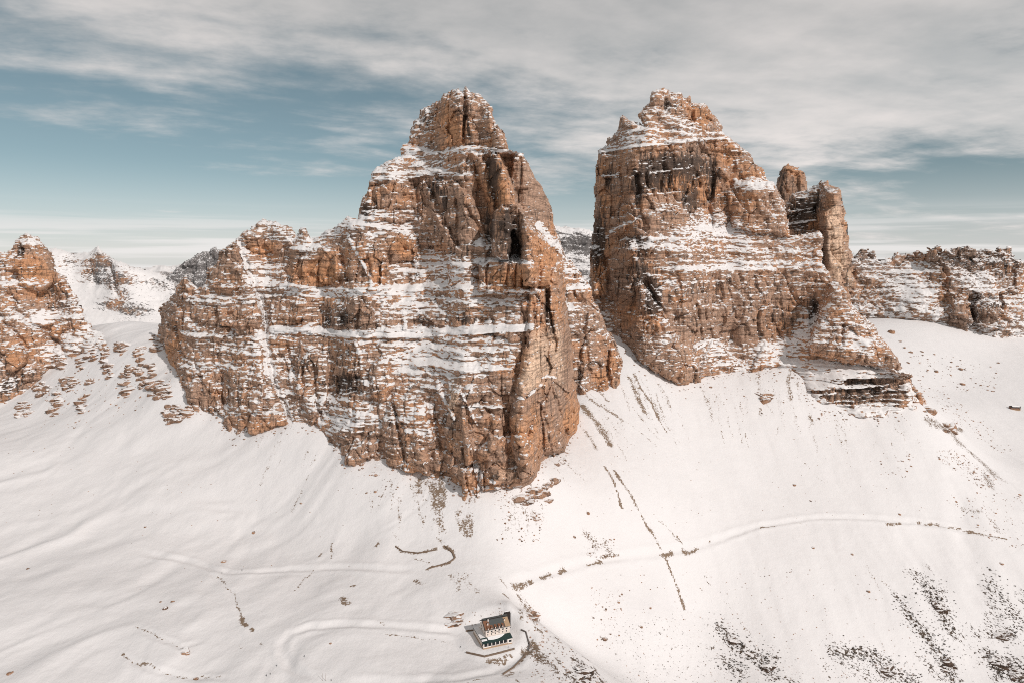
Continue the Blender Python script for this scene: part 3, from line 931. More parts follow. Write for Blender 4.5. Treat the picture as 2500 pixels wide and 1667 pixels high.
#--PEAKS--
# ---- western tower with its stepped terraces (left of the notch)
W_BASE = [(300,830),(370,835),(388,820),(409,860),(413,915),(445,935),(453,974),(480,998),(532,1004),(552,1050),(571,1069),(589,1053),(595,1034),(623,1059),(666,1046),
          (706,1032),(745,1042),(765,1044),(785,1030),(817,1081),(827,1113),(846,1129),(888,1134),(968,1132),(999,1144),(1007,1153),(1091,1163),(1125,1197),(1156,1220),
          (1169,1213),(1176,1150),(1183,1163),(1225,1188),(1271,1182),(1313,1155),(1328,1113),(1382,1111),(1389,1067),(1412,1056),(1418,1018),(1425,960),(1500,950)]
W_OUT = [(300,1000),(370,900),(386,860),(386,820),(388,780),(399,741),(415,733),(437,690),(457,666),(469,686),(484,700),(508,696),(514,654),(532,638),(538,614),(564,591),(585,579),(591,565),
         (623,551),(639,537),(662,535),(690,549),(714,555),(726,571),(730,556),(751,555),(761,583),(783,579),(797,563),(838,547),(852,525),(863,532),(874,538),(882,487),(895,471),
         (898,442),(909,420),(933,398),(976,382),(981,356),(1001,347),(1005,312),(1009,296),(1021,291),(1025,269),(1041,264),(1054,251),(1076,245),(1084,232),(1099,221),(1118,213),(1127,222),(1134,210),
         (1150,224),(1169,230),(1185,245),(1204,264),(1210,305),(1229,321),(1239,340),(1240,366),(1277,373),(1296,407),(1312,436),(1347,506),(1354,538),(1360,567),(1373,605),(1378,650),
         (1380,720),(1392,800),(1399,860),(1399,914),(1412,968),(1418,1018),(1422,1100),(1400,1150),(1340,1190),(1300,1240),(1170,1280),(1000,1230),(800,1190),(600,1130),(440,1060)]
W_BLOBS = [
 (1095,290,30,60,.02),(1040,300,25,50,.5),(1170,290,40,50,.2),(1110,235,40,18,.45),
 (990,372,30,8,.95),(1060,378,60,7,.9),(1130,365,50,7,.85),(1180,372,30,7,.75),(1080,352,60,10,.12),(1000,340,20,10,.7),
 (1080,405,40,9,.9),(1065,425,22,10,.95),(950,410,40,8,.7),(960,428,60,7,.85),(1140,425,40,5,.6),(900,440,30,6,.7),(1150,400,50,12,.3),
 (940,470,50,25,.08),(1020,470,40,30,.1),(890,510,20,30,.35),(1120,460,50,40,.08),(1210,430,45,60,.02),(1230,540,50,60,.03),(1300,480,40,80,.0),(1290,390,30,12,.3),
 (1000,530,60,28,.33),(1060,560,50,40,.2),(1120,560,40,50,.12),(930,525,40,8,.75),(880,548,40,9,.95),(920,572,20,9,.8),(1010,562,30,22,.75),(1180,595,20,14,.8),
 (980,608,30,28,.02),(920,640,22,30,.1),(870,620,40,30,.35),(1060,640,50,16,.8),(1120,660,50,18,.85),(1000,665,40,9,.75),(1100,700,70,7,.95),(1190,612,30,12,.6),
 (1240,675,60,28,.02),(1340,640,25,60,.05),(1300,600,40,40,.08),(1240,632,50,8,.6),(1365,600,14,50,.6),(1330,580,14,18,.85),
 (660,560,50,16,.5),(640,600,60,12,.08),(640,625,50,10,.35),(690,585,30,9,.8),(770,592,40,10,.75),(740,605,20,7,.9),(820,600,20,14,.15),(880,585,30,10,.4),(820,570,40,10,.8),
 (770,665,60,34,.02),(650,665,40,22,.68),(850,660,25,40,.3),(910,680,30,30,.08),(650,702,30,16,.75),(740,632,26,6,.6),
 (700,760,60,24,.42),(800,760,60,24,.36),(880,768,22,34,.02),(950,760,35,24,.6),(1012,752,22,18,.95),(1090,750,70,22,.6),(1200,760,60,24,.55),(725,782,28,14,.05),(1100,786,120,8,.08),
 (720,850,60,25,.45),(850,840,60,13,.45),(800,880,80,35,.35),(900,890,50,30,.4),(1010,850,60,13,.9),(1080,872,60,17,.98),(1000,895,40,17,.98),(1120,900,50,13,.85),(1200,870,40,20,.7),
 (1150,840,70,9,.65),(960,850,30,14,.5),(1230,900,30,30,.45),(1310,870,34,80,.0),(1350,960,40,80,.04),(1390,1000,25,60,.04),(1250,1000,40,60,.05),(1370,880,30,60,.1),(1400,990,20,50,.12),(1360,1060,30,40,.22),
 (820,920,30,25,.1),(830,945,30,7,.7),(770,920,60,30,.3),(690,950,40,40,.42),(900,960,60,30,.42),(1000,960,60,25,.35),(1100,950,60,18,.5),(1150,990,60,36,.08),(1200,1080,70,60,.05),
 (1100,1050,50,50,.18),(1050,1060,30,20,.6),(960,1080,60,40,.28),(870,1100,40,28,.15),(1000,1010,40,13,.65),(900,1020,50,11,.78),(830,1030,30,20,.9),(1300,1000,40,80,.08),
 (1060,1130,50,20,.06),(1240,1150,60,25,.05),(1150,1170,30,30,.15),(800,985,40,16,.7),(840,1060,30,14,.45),(1040,1000,14,50,.6),
 (470,780,40,18,.4),(560,640,20,30,.15),(500,740,50,10,.72),(560,730,40,10,.6),(540,782,40,18,.08),(600,792,30,14,.08),(480,812,40,10,.72),(520,850,80,18,.4),(420,830,25,40,.2),
 (500,892,50,6,.82),(500,960,60,30,.2),(600,940,60,40,.42),(600,1000,60,9,.72),(640,1035,40,16,.03),(480,985,30,20,.05),(645,860,13,60,.82),(430,760,25,18,.25),(455,690,15,20,.25),(545,690,20,20,.4),
 (530,1040,40,20,.3),(560,900,40,14,.6),(420,890,14,40,.3),
]
W_LINES = [
 ([(1316,552),(1340,582),(1372,612)], 8, 1.3, 6), ([(1165,640),(1215,634),(1300,640)], 4, 1.2, 6), ([(868,545),(940,556),(1000,568)], 4, 1.1, 5), ([(976,384),(1060,378),(1140,368),(1238,370)], 3, 1.05, 5), ([(905,438),(1000,436),(1060,424),(1150,428)], 3, 1.0, 4), ([(1245,372),(1290,384)], 4, 1.1, 4),
 ([(666,804),(745,808),(844,816),(923,816),(1030,814),(1183,803),(1297,799)], 7, 1.15, 6),
 ([(700,702),(745,712),(850,716),(924,712),(1020,706)], 9, 1.0, 5),
 ([(1160,714),(1240,713),(1315,711)], 4, .95, 6),
 ([(585,585),(607,650),(623,694),(645,765),(651,816),(662,876),(678,935),(698,994),(710,1034)], 6, 1.0, 8),
 ([(845,570),(868,610),(885,640),(893,655)], 3, 1.0, 6), ([(893,655),(905,690),(917,720)], 3, .9, 4),
 ([(1162,1132),(1172,1170),(1172,1215)], 6, 1.0, 8),
 ([(1090,905),(1100,930),(1098,960)], 3, .9, 5), ([(1064,910),(1075,960),(1098,1000),(1110,1020)], 3, .9, 4), ([(1128,955),(1135,975),(1165,1035)], 2.5, .9, 4),
 ([(868,830),(880,860),(885,900),(900,940)], 3.5, .85, 4), ([(790,840),(787,880)], 3, .8, 3), ([(985,720),(992,800)], 4, .85, 4), ([(1060,715),(1058,760)], 3, .8, 3),
 ([(935,640),(930,700)], 2.5, .7, 3), ([(1139,992),(1200,993),(1255,991)], 2.5, .9, 5), ([(1290,965),(1310,950),(1322,938)], 2.5, .9, 5), ([(1325,922),(1370,918)], 2.5, .8, 4),
 ([(700,870),(705,900),(720,960)], 3, .7, 3), ([(1030,815),(1036,850)], 5, .95, 4), ([(1180,800),(1196,785)], 4, .9, 4), ([(1240,795),(1250,770)], 4, .9, 4), ([(1088,805),(1092,785)], 4, .9, 4),
]
W_BLOCKS = [
 ([(1100,700),(1090,600),(1040,480),(1062,440),(1120,440),(1160,500),(1200,600),(1180,640)], 12, 16), ([(1140,1140),(1120,1010),(1135,940),(1215,940),(1240,1040),(1200,1120)], 12, 20), ([(940,1140),(930,1040),(960,960),(1030,960),(1060,1060),(1050,1160)], 11, 16), ([(720,960),(715,880),(760,850),(800,880),(800,980),(760,1040)], 9, 14), ([(900,960),(905,880),(950,870),(965,940),(940,980)], 8, 12),
 ([(560,1000),(555,900),(600,830),(640,840),(650,960),(640,1010)], 9, 16), ([(1340,740),(1345,660),(1368,640),(1382,730),(1390,820),(1360,860)], 16, 14), ([(1330,1110),(1322,990),(1350,930),(1375,960),(1380,1110)], 12, 12),
 ([(704,706),(712,655),(750,612),(822,602),(832,690),(800,700)], 9, 12),
 ([(955,640),(958,592),(973,568),(1000,566),(1016,600),(1020,640)], 11, 18),
 ([(865,815),(868,735),(914,735),(918,812)], 6, 14),
 ([(904,715),(902,610),(940,605),(950,640),(958,712)], 7, 12),
 ([(1072,242),(1128,236),(1131,340),(1100,362),(1052,362)], 6, 7),
 ([(1140,240),(1200,262),(1206,305),(1240,345),(1238,366),(1150,370)], 5, 10),
 ([(1222,372),(1290,370),(1400,560),(1345,600),(1290,560),(1262,500),(1240,430)], -42, 9),
 ([(1150,375),(1222,372),(1240,430),(1262,500),(1250,520),(1200,520),(1170,440)], 14, 18),
 ([(1246,572),(1258,562),(1274,625),(1263,640),(1248,628)], -20, 6),
 ([(1200,600),(1204,520),(1222,500),(1242,510),(1252,570),(1246,634),(1200,630)], 32, 18),
 ([(1274,640),(1268,560),(1280,528),(1300,530),(1325,560),(1344,640),(1344,700),(1278,700)], 34, 22),
 ([(1167,712),(1167,645),(1190,636),(1260,638),(1314,650),(1314,712)], 20, 9),
 ([(1290,715),(1330,650),(1362,650),(1374,720),(1400,900),(1418,1010),(1412,1056),(1389,1067),(1382,1110),(1328,1113),(1313,1155),(1270,1182),(1240,1050),(1262,930),(1284,830)], 30, 44),
 ([(819,915),(884,912),(888,958),(822,962)], -8, 8),
 ([(1125,1225),(1128,1150),(1166,1140),(1172,1225)], 7, 10),
 ([(1175,1200),(1165,1100),(1190,1060),(1270,1060),(1318,1100),(1318,1160),(1270,1190)], 18, 30),
 ([(1095,1160),(1085,1050),(1105,945),(1130,945),(1140,1040),(1160,1120),(1155,1190)], 8, 14),
 ([(825,1130),(830,1085),(895,1085),(905,1130)], 6, 12),
 ([(716,815),(722,770),(750,765),(765,800),(765,815)], 6, 10),
 ([(395,860),(390,780),(420,735),(445,760),(440,860),(415,910)], 9, 14),
 ([(450,985),(455,930),(520,915),(535,1005),(480,1005)], 8, 14),
 ([(600,1060),(612,1010),(700,1005),(706,1035),(640,1062)], 7, 12),
 ([(514,700),(520,640),(560,590),(582,600),(598,690),(560,715)], 9, 12),
 ([(512,805),(515,775),(562,770),(568,800)], 5, 8),([(570,800),(575,775),(625,772),(640,800)], 5, 8),
 ([(895,545),(895,470),(950,440),(1000,440),(1010,540)], 8, 10),
 ([(1030,600),(1010,540),(1000,470),(1035,440),(1062,480),(1090,540),(1110,600)], 7, 10),
 ([(590,610),(595,565),(640,540),(700,552),(712,600),(640,618)], 7, 8),
]
W_CUTS = [
 ([(590,590),(607,650),(623,694),(645,765),(651,816),(662,876),(678,935),(698,994),(710,1034)], 7, 10),
 ([(1133,238),(1134,290),(1131,345)], 4, 12),
 ([(1190,385),(1204,450),(1214,505)], 9, 16),([(1160,400),(1162,425)], 5, 10),
 ([(1056,470),(1075,520),(1084,545)], 6, 14),([(1116,487),(1117,540),(1116,600)], 4, 12),([(1137,506),(1172,567),(1190,600)], 5, 9),([(1086,519),(1105,579),(1120,605)], 5, 8),
 ([(1014,440),(1018,500),(1022,530)], 4, 8),([(910,470),(908,530)], 6, 8),([(958,442),(962,540)], 3, 5),
 ([(1189,650),(1186,705)], 3, 8),([(1240,650),(1236,708)], 3, 8),([(1262,650),(1258,706)], 3, 6),([(1280,650),(1276,706)], 3, 7),([(1318,655),(1316,705)], 3, 7),
 ([(1332,712),(1331,785)], 5, 16),([(1338,830),(1336,880)], 4, 9),([(1300,740),(1302,790)], 3, 6),([(1275,745),(1278,790)], 3, 6),
 ([(990,572),(985,640)], 0.1, 0),([(1008,600),(1010,655)], 3, 5),([(778,640),(778,700)], 3, 6),([(833,610),(838,680)], 4, 7),
 ([(872,760),(868,812)], 3, 6),([(838,770),(836,805)], 5, 9),([(786,765),(790,800)], 4, 6),([(700,840),(706,900)], 4, 6),([(540,905),(545,1000)], 5, 9),([(640,720),(655,810)], 6, 8),
 ([(960,990),(975,1060),(985,1120)], 4, 9),([(900,1060),(894,1130)], 4, 7),([(1062,1000),(1075,1100)], 3, 6),([(765,900),(770,960),(790,1020)], 5, 8),([(735,900),(740,1000)], 4, 7),
 ([(1350,950),(1385,1060)], 4, 9),([(1330,1010),(1345,1100)], 4, 8),([(1385,960),(1400,1040)], 3, 7),([(1230,1060),(1245,1110)], 3, 4),
 ([(470,840),(480,900)], 4, 6),([(535,840),(530,880)], 4, 6),
]
W_TINT = [  # dark entries include shade painted into the cave, alcove, chimneys and recesses
 (1100,300,32,60,'o',.7),(1100,310,24,55,'p',.35),(1210,460,35,90,'o',.6),(1205,440,14,60,'d',.75),(1200,400,12,25,'d',.6),(770,670,60,36,'o',.6),(985,605,28,35,'o',.75),(925,650,25,45,'o',.55),
 (640,605,50,16,'o',.5),(1300,490,45,90,'o',-.4),(1240,675,70,30,'o',.3),(1340,640,30,60,'o',.6),(1240,560,20,50,'d',.75),(1200,560,14,40,'d',.6),(1255,610,14,35,'d',.9),(1310,590,30,50,'o',.6),
 (1315,860,30,70,'p',.95),(1290,930,30,40,'p',.7),(1360,830,22,80,'p',.7),(1370,940,30,60,'p',.45),(1395,1010,22,50,'o',.5),(1250,980,40,60,'p',.3),(1335,750,8,40,'d',.9),(1345,800,12,20,'d',.35),(1100,1010,30,90,'p',.45),(1110,960,20,50,'p',.5),
 (1240,1160,60,30,'p',.55),(1200,1080,60,50,'p',.2),(1300,1060,40,80,'o',.3),(850,930,34,24,'d',.75),(840,780,20,20,'d',.6),(885,780,14,30,'d',.25),(800,790,20,14,'d',.5),(1060,455,20,30,'d',.5),(1085,500,10,50,'d',.4),
 (895,515,14,25,'d',.7),(920,500,10,30,'d',.3),(1140,300,8,60,'d',.5),(1040,290,14,30,'d',.4),(1150,1180,20,40,'p',.4),(490,990,30,18,'p',.3),(640,1040,40,16,'o',.5),(1390,1030,25,40,'o',.4),(900,1100,60,30,'p',.2),
 (740,880,40,20,'d',.3),(790,960,50,30,'d',.25),(960,1030,40,40,'d',.2),(1030,780,14,12,'d',.5),(1150,785,30,10,'d',.4),(900,1090,30,40,'o',-.2),(1200,1100,50,40,'o',-.15),
]
west = relief("mountain", W_OUT, W_BASE, step=1.9, s0=.42, blobs=W_BLOBS, lines=W_LINES, blocks=W_BLOCKS, cuts=W_CUTS, tint=W_TINT, seed=3, dip=-0.012,
              label="tall ochre rock tower rising from wide snow streaked terraces behind the mountain refuge")
# its grey eastern buttress in the notch
relief("buttress", [(1290,480),(1345,545),(1362,572),(1373,605),(1402,652),(1439,689),(1455,740),(1479,794),(1495,814),(1520,883),(1510,960),(1480,1010),(1400,1010),(1300,900),(1290,700)],
       [(1290,900),(1390,880),(1412,907),(1450,937),(1470,955),(1481,953),(1489,930),(1492,895),(1520,885),(1540,885)], step=1.9, s0=.35, ybase=[(1290,1010),(1412,1030),(1490,1060),(1540,1090)],
       blobs=[(1370,610,20,30,.55),(1400,680,25,14,.55),(1380,665,20,10,.8),(1400,700,40,4,.8),(1430,740,25,14,.15),(1400,760,16,20,.75),(1440,790,40,20,.25),(1440,850,40,40,.2),(1480,880,20,30,.1),(1420,840,20,14,.6),(1450,920,30,20,.1)],
       lines=[([(1370,707),(1410,703),(1438,700)], 3, .95, 6)],
       blocks=[([(1415,960),(1420,860),(1435,760),(1470,820),(1485,960)], 10, 14), ([(1490,960),(1485,850),(1505,840),(1522,885),(1512,940)], 8, 8)],
       cuts=[([(1400,680),(1396,640)], 4, 10), ([(1487,830),(1484,900)], 4, 8)],
       tint=[(1430,700,30,20,'o',.3),(1440,800,40,60,'o',-.3),(1475,930,20,30,'o',.5),(1505,880,12,20,'o',.4),(1425,690,8,14,'d',.6)], edge=(22,30), seed=9, parent=west, snow_bias=0.0)

# ---- great tower (right of the notch)
E_BASE = [(1430,780),(1499,812),(1552,875),(1592,907),(1649,939),(1681,945),(1712,937),(1720,915),(1738,915),(1798,899),(1835,913),(1905,892),(1915,870),(1960,940),(2000,1000),(2100,1002),(2200,1004),(2250,985),(2275,990),(2300,1000)]
E_OUT = [(1436,830),(1436,700),(1441,615),(1445,576),(1451,544),(1453,487),(1448,455),(1453,430),(1459,366),(1480,356),(1481,340),(1492,334),(1512,308),(1515,283),(1524,276),(1537,290),(1550,295),(1571,308),
         (1559,285),(1563,273),(1575,257),(1587,251),(1590,229),(1604,214),(1623,219),(1639,226),(1661,229),(1674,241),(1681,233),(1687,251),(1712,254),(1732,273),(1754,289),(1767,308),(1763,324),
         (1779,334),(1802,353),(1827,372),(1846,398),(1866,417),(1874,445),(1894,452),(1904,474),(1910,493),(1917,519),(1923,557),(1931,576),(1942,573),(1970,566),(1999,563),(2009,583),(2014,640),
         (2030,673),(2057,697),(2073,733),(2097,757),(2133,794),(2158,830),(2194,870),(2206,899),(2226,919),(2246,959),(2267,988),(2275,1010),(2200,1050),(1900,1040),(1660,1010),(1520,920)]
E_BLOBS = [
 (1630,250,50,25,.25),(1715,288,30,20,.05),(1750,305,15,15,.15),(1520,310,20,25,.25),(1500,340,15,12,.15),(1560,330,50,11,1),(1530,345,30,9,1),(1680,310,40,12,.85),(1620,332,40,10,.45),(1480,358,40,5,.9),(1740,328,40,5,.9),
 (1640,346,60,5,.7),(1620,225,30,8,.5),(1600,300,40,14,.5),(1560,390,80,16,.3),(1650,400,90,40,.04),(1750,400,40,50,.05),(1490,410,20,40,.25),(1480,480,25,60,.02),(1600,450,80,30,.02),(1720,460,50,50,.03),
 (1800,380,25,20,.4),(1830,420,30,30,.2),(1820,450,30,8,.82),(1850,462,30,7,.8),(1860,510,40,30,.3),(1880,525,20,7,.8),(1830,540,40,28,.12),(1580,490,40,24,.2),(1650,500,40,18,.3),(1560,540,60,24,.15),
 (1640,545,30,18,.15),(1600,530,15,9,.85),(1740,540,50,14,.9),(1780,560,60,17,.96),(1700,582,90,14,.85),(1620,592,60,11,.75),(1800,592,60,11,.75),(1560,605,30,14,.6),(1740,622,100,11,.55),(1800,650,90,8,.92),
 (1700,656,60,9,.78),(1880,600,40,18,.4),(1650,640,40,28,.5),(1950,612,50,38,.5),(1900,648,80,5,.88),(1520,620,30,50,.04),(1580,640,30,40,.08),(1700,720,120,24,.36),(1850,700,120,28,.3),(1750,800,120,40,.1),
 (1900,760,60,50,.08),(1620,760,60,40,.27),(1480,760,30,40,.42),(1960,700,40,30,.35),(1560,700,30,30,.1),(1600,850,40,30,.3),(1660,920,40,25,.25),(1620,830,15,18,.82),(1750,852,28,20,.78),(1770,892,40,14,.5),
 (1870,862,28,20,.78),(1860,892,40,11,.55),(1985,800,30,40,.6),(1962,812,13,30,.95),(2020,800,40,30,.4),(2020,862,40,11,.2),(2090,840,40,18,.78),(2090,872,60,11,.3),(2140,830,20,30,.35),(2190,880,15,25,.12),
 (2080,907,80,13,1),(2000,905,60,20,1),(1960,940,40,40,1),(1920,870,18,30,1),(2100,975,120,30,.97),(2190,910,20,8,.6),(1480,690,20,40,.1),(1500,700,14,30,.15),(1540,760,20,40,.1),
]
E_LINES = [
 ([(2067,932),(2120,930),(2197,934)], 6, 0.0, 14), ([(1968,956),(2067,953),(2195,945)], 3.4, 0.0, 14), ([(2003,969),(2083,961),(2200,957)], 4, 0.0, 14),
 ([(2021,976),(2108,970),(2205,967)], 3.4, 0.0, 14), ([(2003,988),(2118,979),(2210,979)], 3, 0.0, 14), ([(1945,996),(1975,993)], 2.5, 0.0, 10), ([(2210,925),(2228,930),(2235,950),(2250,975)], 5, .1, 8),
 ([(2040,996),(2080,992)], 2.4, 0.05, 10), ([(2185,990),(2212,992)], 3, .05, 10), ([(2225,965),(2262,968)], 3, .05, 10), ([(2230,985),(2268,986)], 3, .05, 10),
 ([(1460,372),(1560,358),(1680,346),(1780,338)], 3, .95, 6), ([(1690,440),(1770,415),(1800,400)], 2.5, .5, 2), ([(1590,425),(1690,408)], 2.5, .75, 4), ([(1470,432),(1510,430)], 3, .8, 4),
 ([(1560,478),(1660,470)], 2.5, .7, 3), ([(1486,570),(1530,545),(1560,530)], 3, .8, 5), ([(1480,580),(1500,572)], 3, .7, 4), ([(1990,770),(1960,800),(1935,830)], 6, .95, 5), ([(2030,740),(2005,765),(1985,790)], 4, .8, 4),
 ([(1793,440),(1810,450),(1840,455),(1880,448)], 4, .85, 5), ([(1600,522),(1620,510)], 4, .9, 5), ([(1560,660),(1620,690)], 3, .6, 3), ([(1700,850),(1735,830),(1750,828)], 5, .9, 4), ([(1840,860),(1862,835),(1880,850)], 5, .85, 4),
]
E_BLOCKS = [
 ([(1445,720),(1443,640),(1455,615),(1475,625),(1484,700),(1482,722)], 14, 10), ([(1484,722),(1486,660),(1500,655),(1508,690),(1506,722)], 8, 7),
 ([(1462,640),(1462,375),(1486,378),(1512,400),(1516,470),(1525,560),(1500,620)], 8, 14),
 ([(1775,470),(1800,442),(1890,452),(1915,520),(1932,580),(1860,572),(1790,560)], 20, 18),
 ([(1740,560),(1735,480),(1755,410),(1780,420),(1790,470),(1785,540)], 10, 12),
 ([(1556,880),(1540,800),(1552,695),(1574,694),(1640,800),(1700,872),(1716,936),(1650,942)], 15, 22),
 ([(1985,795),(2025,690),(2060,698),(2110,780),(2200,880),(2230,925),(2150,900),(2040,880),(1975,866),(1965,835)], 26, 16),
 ([(1560,520),(1562,470),(1576,455),(1592,465),(1602,520),(1590,560)], 10, 10), ([(1480,640),(1500,590),(1540,580),(1560,640),(1540,720),(1500,720)], 8, 12),
 ([(1690,300),(1696,255),(1730,270),(1768,310),(1750,325),(1710,315)], 8, 12), ([(1590,255),(1590,228),(1620,218),(1640,232),(1636,256)], 5, 8),
 ([(1600,270),(1660,262),(1690,290),(1660,320),(1610,300)], 6, 12), ([(1705,915),(1735,830),(1770,838),(1800,895)], 8, 16), ([(1825,912),(1862,832),(1885,850),(1908,888)], 8, 16),
 ([(1560,340),(1700,345),(1790,350),(1800,380),(1700,362),(1560,372)], 4, 5),
]
E_CUTS = [
 ([(1557,430),(1556,480)], 6, 16), ([(1578,425),(1580,462)], 4, 9), ([(1618,405),(1614,470)], 5, 7), ([(1692,425),(1690,455)], 5, 7), ([(1737,380),(1738,487)], 6, 9), ([(1790,390),(1788,420)], 4, 6), ([(1590,385),(1586,405)], 3, 6), ([(1516,400),(1518,475)], 4, 8),
 ([(1578,690),(1590,720),(1612,768)], 7, 18), ([(1545,690),(1553,760)], 6, 10), ([(1530,560),(1560,590)], 8, 10), ([(1990,745),(1978,790)], 7, 14), ([(1720,470),(1716,500)], 5, 6),
 ([(1700,300),(1680,270)], 4, 6), ([(1780,520),(1778,540)], 4, 8), ([(2060,800),(2050,840)], 4, 8), ([(2186,870),(2190,905)], 3, 8), ([(1540,640),(1536,690)], 4, 9), ([(1520,650),(1522,700)], 3, 7),
]
E_TINT = [  # dark entries: black streaks, and shade painted into chimneys and left-facing rock
 (1630,400,60,22,'d',.55),(1690,410,30,40,'d',.45),(1600,440,50,30,'d',.45),(1555,455,10,30,'d',.8),(1690,490,20,30,'d',.6),(1740,440,14,60,'d',.5),(1650,440,60,30,'o',.45),(1710,450,30,50,'o',.3),(1470,480,14,80,'o',.4),
 (1455,600,14,60,'d',.7),(1470,570,12,60,'d',.4),(1490,430,16,30,'d',.3),(1560,590,40,20,'d',.4),(1465,670,18,50,'o',.8),(1560,660,20,40,'d',.4),(1595,730,16,40,'d',.9),(1985,760,12,30,'d',.8),(1750,800,140,60,'o',-.3),(1850,700,140,50,'o',-.2),
 (1600,540,60,40,'o',-.2),(1700,700,140,30,'d',.12),(1900,770,50,40,'d',.15),(1720,290,30,20,'o',.4),(1640,260,20,14,'d',.4),(1830,500,50,40,'o',.2),(1930,570,12,14,'o',.6),(1600,780,20,50,'o',.35),(1680,930,30,14,'o',.3),
 (2100,945,120,40,'d',.35),(1760,890,40,20,'o',.25),(1860,890,40,20,'o',.15),(2150,830,30,30,'o',.2),(1480,400,20,30,'o',.2),
]
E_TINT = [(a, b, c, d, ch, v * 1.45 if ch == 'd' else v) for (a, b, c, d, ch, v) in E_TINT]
east = relief("mountain", E_OUT, E_BASE, step=1.9, s0=.4, blobs=E_BLOBS, lines=E_LINES, blocks=E_BLOCKS, cuts=E_CUTS, tint=E_TINT, seed=71, dip=0.02, edge=(20, 24), ylim=(1050, 1255),
              label="massive grey and ochre rock tower with black streaked upper wall and white scree slope below")
relief("rock_needle", [(1890,600),(1896,470),(1899,436),(1910,410),(1923,403),(1939,406),(1955,420),(1968,426),(1971,455),(1985,560),(1985,600)], [(1880,560),(2000,560)], step=1.9, s0=.03,
       ybase=[(1880,1530),(2000,1530)], edge=(24, 40), tint=[(1910,440,10,30,'d',.6),(1940,430,30,40,'o',.35),(1940,440,25,30,'p',.2)], seed=81, parent=east, thick=60, snow_bias=-.15)
relief("tower", [(1905,780),(1912,560),(1917,506),(1929,474),(1955,466),(1974,461),(1990,452),(1998,439),(2019,438),(2021,452),(2038,453),(2054,461),(2063,487),(2068,519),(2073,576),(2073,640),(2070,697),(2085,740),(2085,790)],
       [(1890,760),(2100,760)], step=1.9, s0=.1, ybase=[(1890,1440),(2010,1400),(2100,1420)],
       blobs=[(1960,500,40,40,.34),(2040,600,30,120,.0),(2000,470,30,8,.6),(1990,560,20,30,.25)],
       lines=[([(1930,520),(1975,510)], 3, .8, 4), ([(1925,548),(1990,540)], 3, .75, 4), ([(1945,485),(1985,478)], 3, .85, 4)],
       blocks=[([(2000,800),(2003,560),(1998,500),(2005,460),(2060,455),(2085,560),(2085,800)], 34, 26)],
       cuts=[([(1992,470),(1994,520)], 4, 9)],
       tint=[(2045,620,30,110,'p',1.0),(2040,520,25,50,'p',.45),(1955,530,30,50,'d',.75),(1985,560,14,30,'o',.4),(1990,500,14,30,'d',.5),(2030,500,20,30,'o',.3)], edge=(18, 30), seed=85, parent=east, thick=90, snow_bias=-.05)  # dark left flank: its shade is put into the tint

# ---- red peak at the frame's edge
relief("mountain", [(-120,1040),(-120,600),(-60,590),(0,607),(15,619),(29,605),(41,584),(56,573),(70,570),(88,575),(103,593),(117,610),(129,628),(135,657),(150,666),(176,698),(191,728),(210,754),(208,769),(226,801),(258,813),(270,832),(230,900),(140,940),(60,1010)],
       [(-120,1000),(0,985),(60,955),(100,925),(130,880),(200,868),(267,832)], step=2.1, s0=.5,
       blobs=[(75,640,34,34,.04),(70,590,40,14,.5),(110,660,25,40,.1),(150,700,30,20,.3),(40,660,24,20,.4),(80,710,50,14,.15),(60,690,50,12,.75),(160,760,40,20,.5),(90,745,60,12,.2),(60,770,60,14,.8),(130,805,34,12,.12),(60,830,50,10,.12),
              (120,835,20,12,.1),(100,790,40,8,.85),(180,800,50,10,.3),(200,830,50,20,.75),(50,880,40,30,.1),(60,850,20,8,.7),(70,900,20,12,.75),(80,915,22,12,.1),(30,940,40,30,.3),(160,850,50,20,.7),(10,800,30,40,.4)],
       blocks=[([(45,690),(48,620),(80,600),(125,640),(130,700),(100,720)], 12, 14), ([(15,900),(20,850),(50,838),(76,860),(72,885),(40,910)], 12, 10), ([(60,935),(65,900),(100,905),(104,925)], 8, 8), ([(118,830),(120,800),(165,785),(170,805),(140,830)], 8, 8)],
       cuts=[([(130,700),(140,740)], 6, 9), ([(48,600),(44,640)], 6, 10), ([(20,720),(90,800),(160,850)], 6, 10), ([(0,770),(70,850)], 6, 10)],
       tint=[(70,660,50,60,'o',.5),(45,620,8,20,'d',.8),(150,720,30,40,'d',.3),(50,880,40,40,'o',.3),(30,940,50,30,'d',.5),(130,800,40,20,'o',.4)], seed=91, edge=(28, 26),
       label="jagged reddish peak with snowy gullies cut by the frame edge beside the snow saddle")

# ---- far mountains
relief("mountain", [(100,900),(100,606),(135,602),(175,618),(218,616),(243,600),(262,624),(330,650),(390,668),(430,695),(450,760),(450,900)], [(100,850),(450,850)], step=2.2, s0=.92, ybase=[(100,2300),(450,2300)],
       blobs=[(150,800,140,34,1.35),(260,800,120,26,1.35),(380,790,60,20,1.2),(200,740,40,30,1.25),(230,720,30,20,1.2),(252,640,18,16,.05),(222,668,12,24,.3),(240,690,10,8,.2),(275,690,12,22,.25),(310,682,20,12,.3),(260,745,20,12,.05),(300,735,12,20,.2),(330,764,36,15,.0),(400,700,30,8,.5),(345,650,30,5,.4),(165,640,14,12,.4),(385,690,20,6,.4),(300,790,30,12,.6)],
       cuts=[([(225,640),(232,700)], 8, 20), ([(270,650),(285,720)], 6, 16)], tint=[(330,760,40,20,'p',.5),(250,640,20,20,'o',.2),(225,670,14,30,'d',.4),(275,690,14,30,'d',.4)],
       seed=101, mat=M_CLIFF_FAR, edge=(16, 60), w0=.3, bed=.35, detail=.8, crag=4, flute=.6, label="distant white snow mountain with small dark crags beyond the saddle")
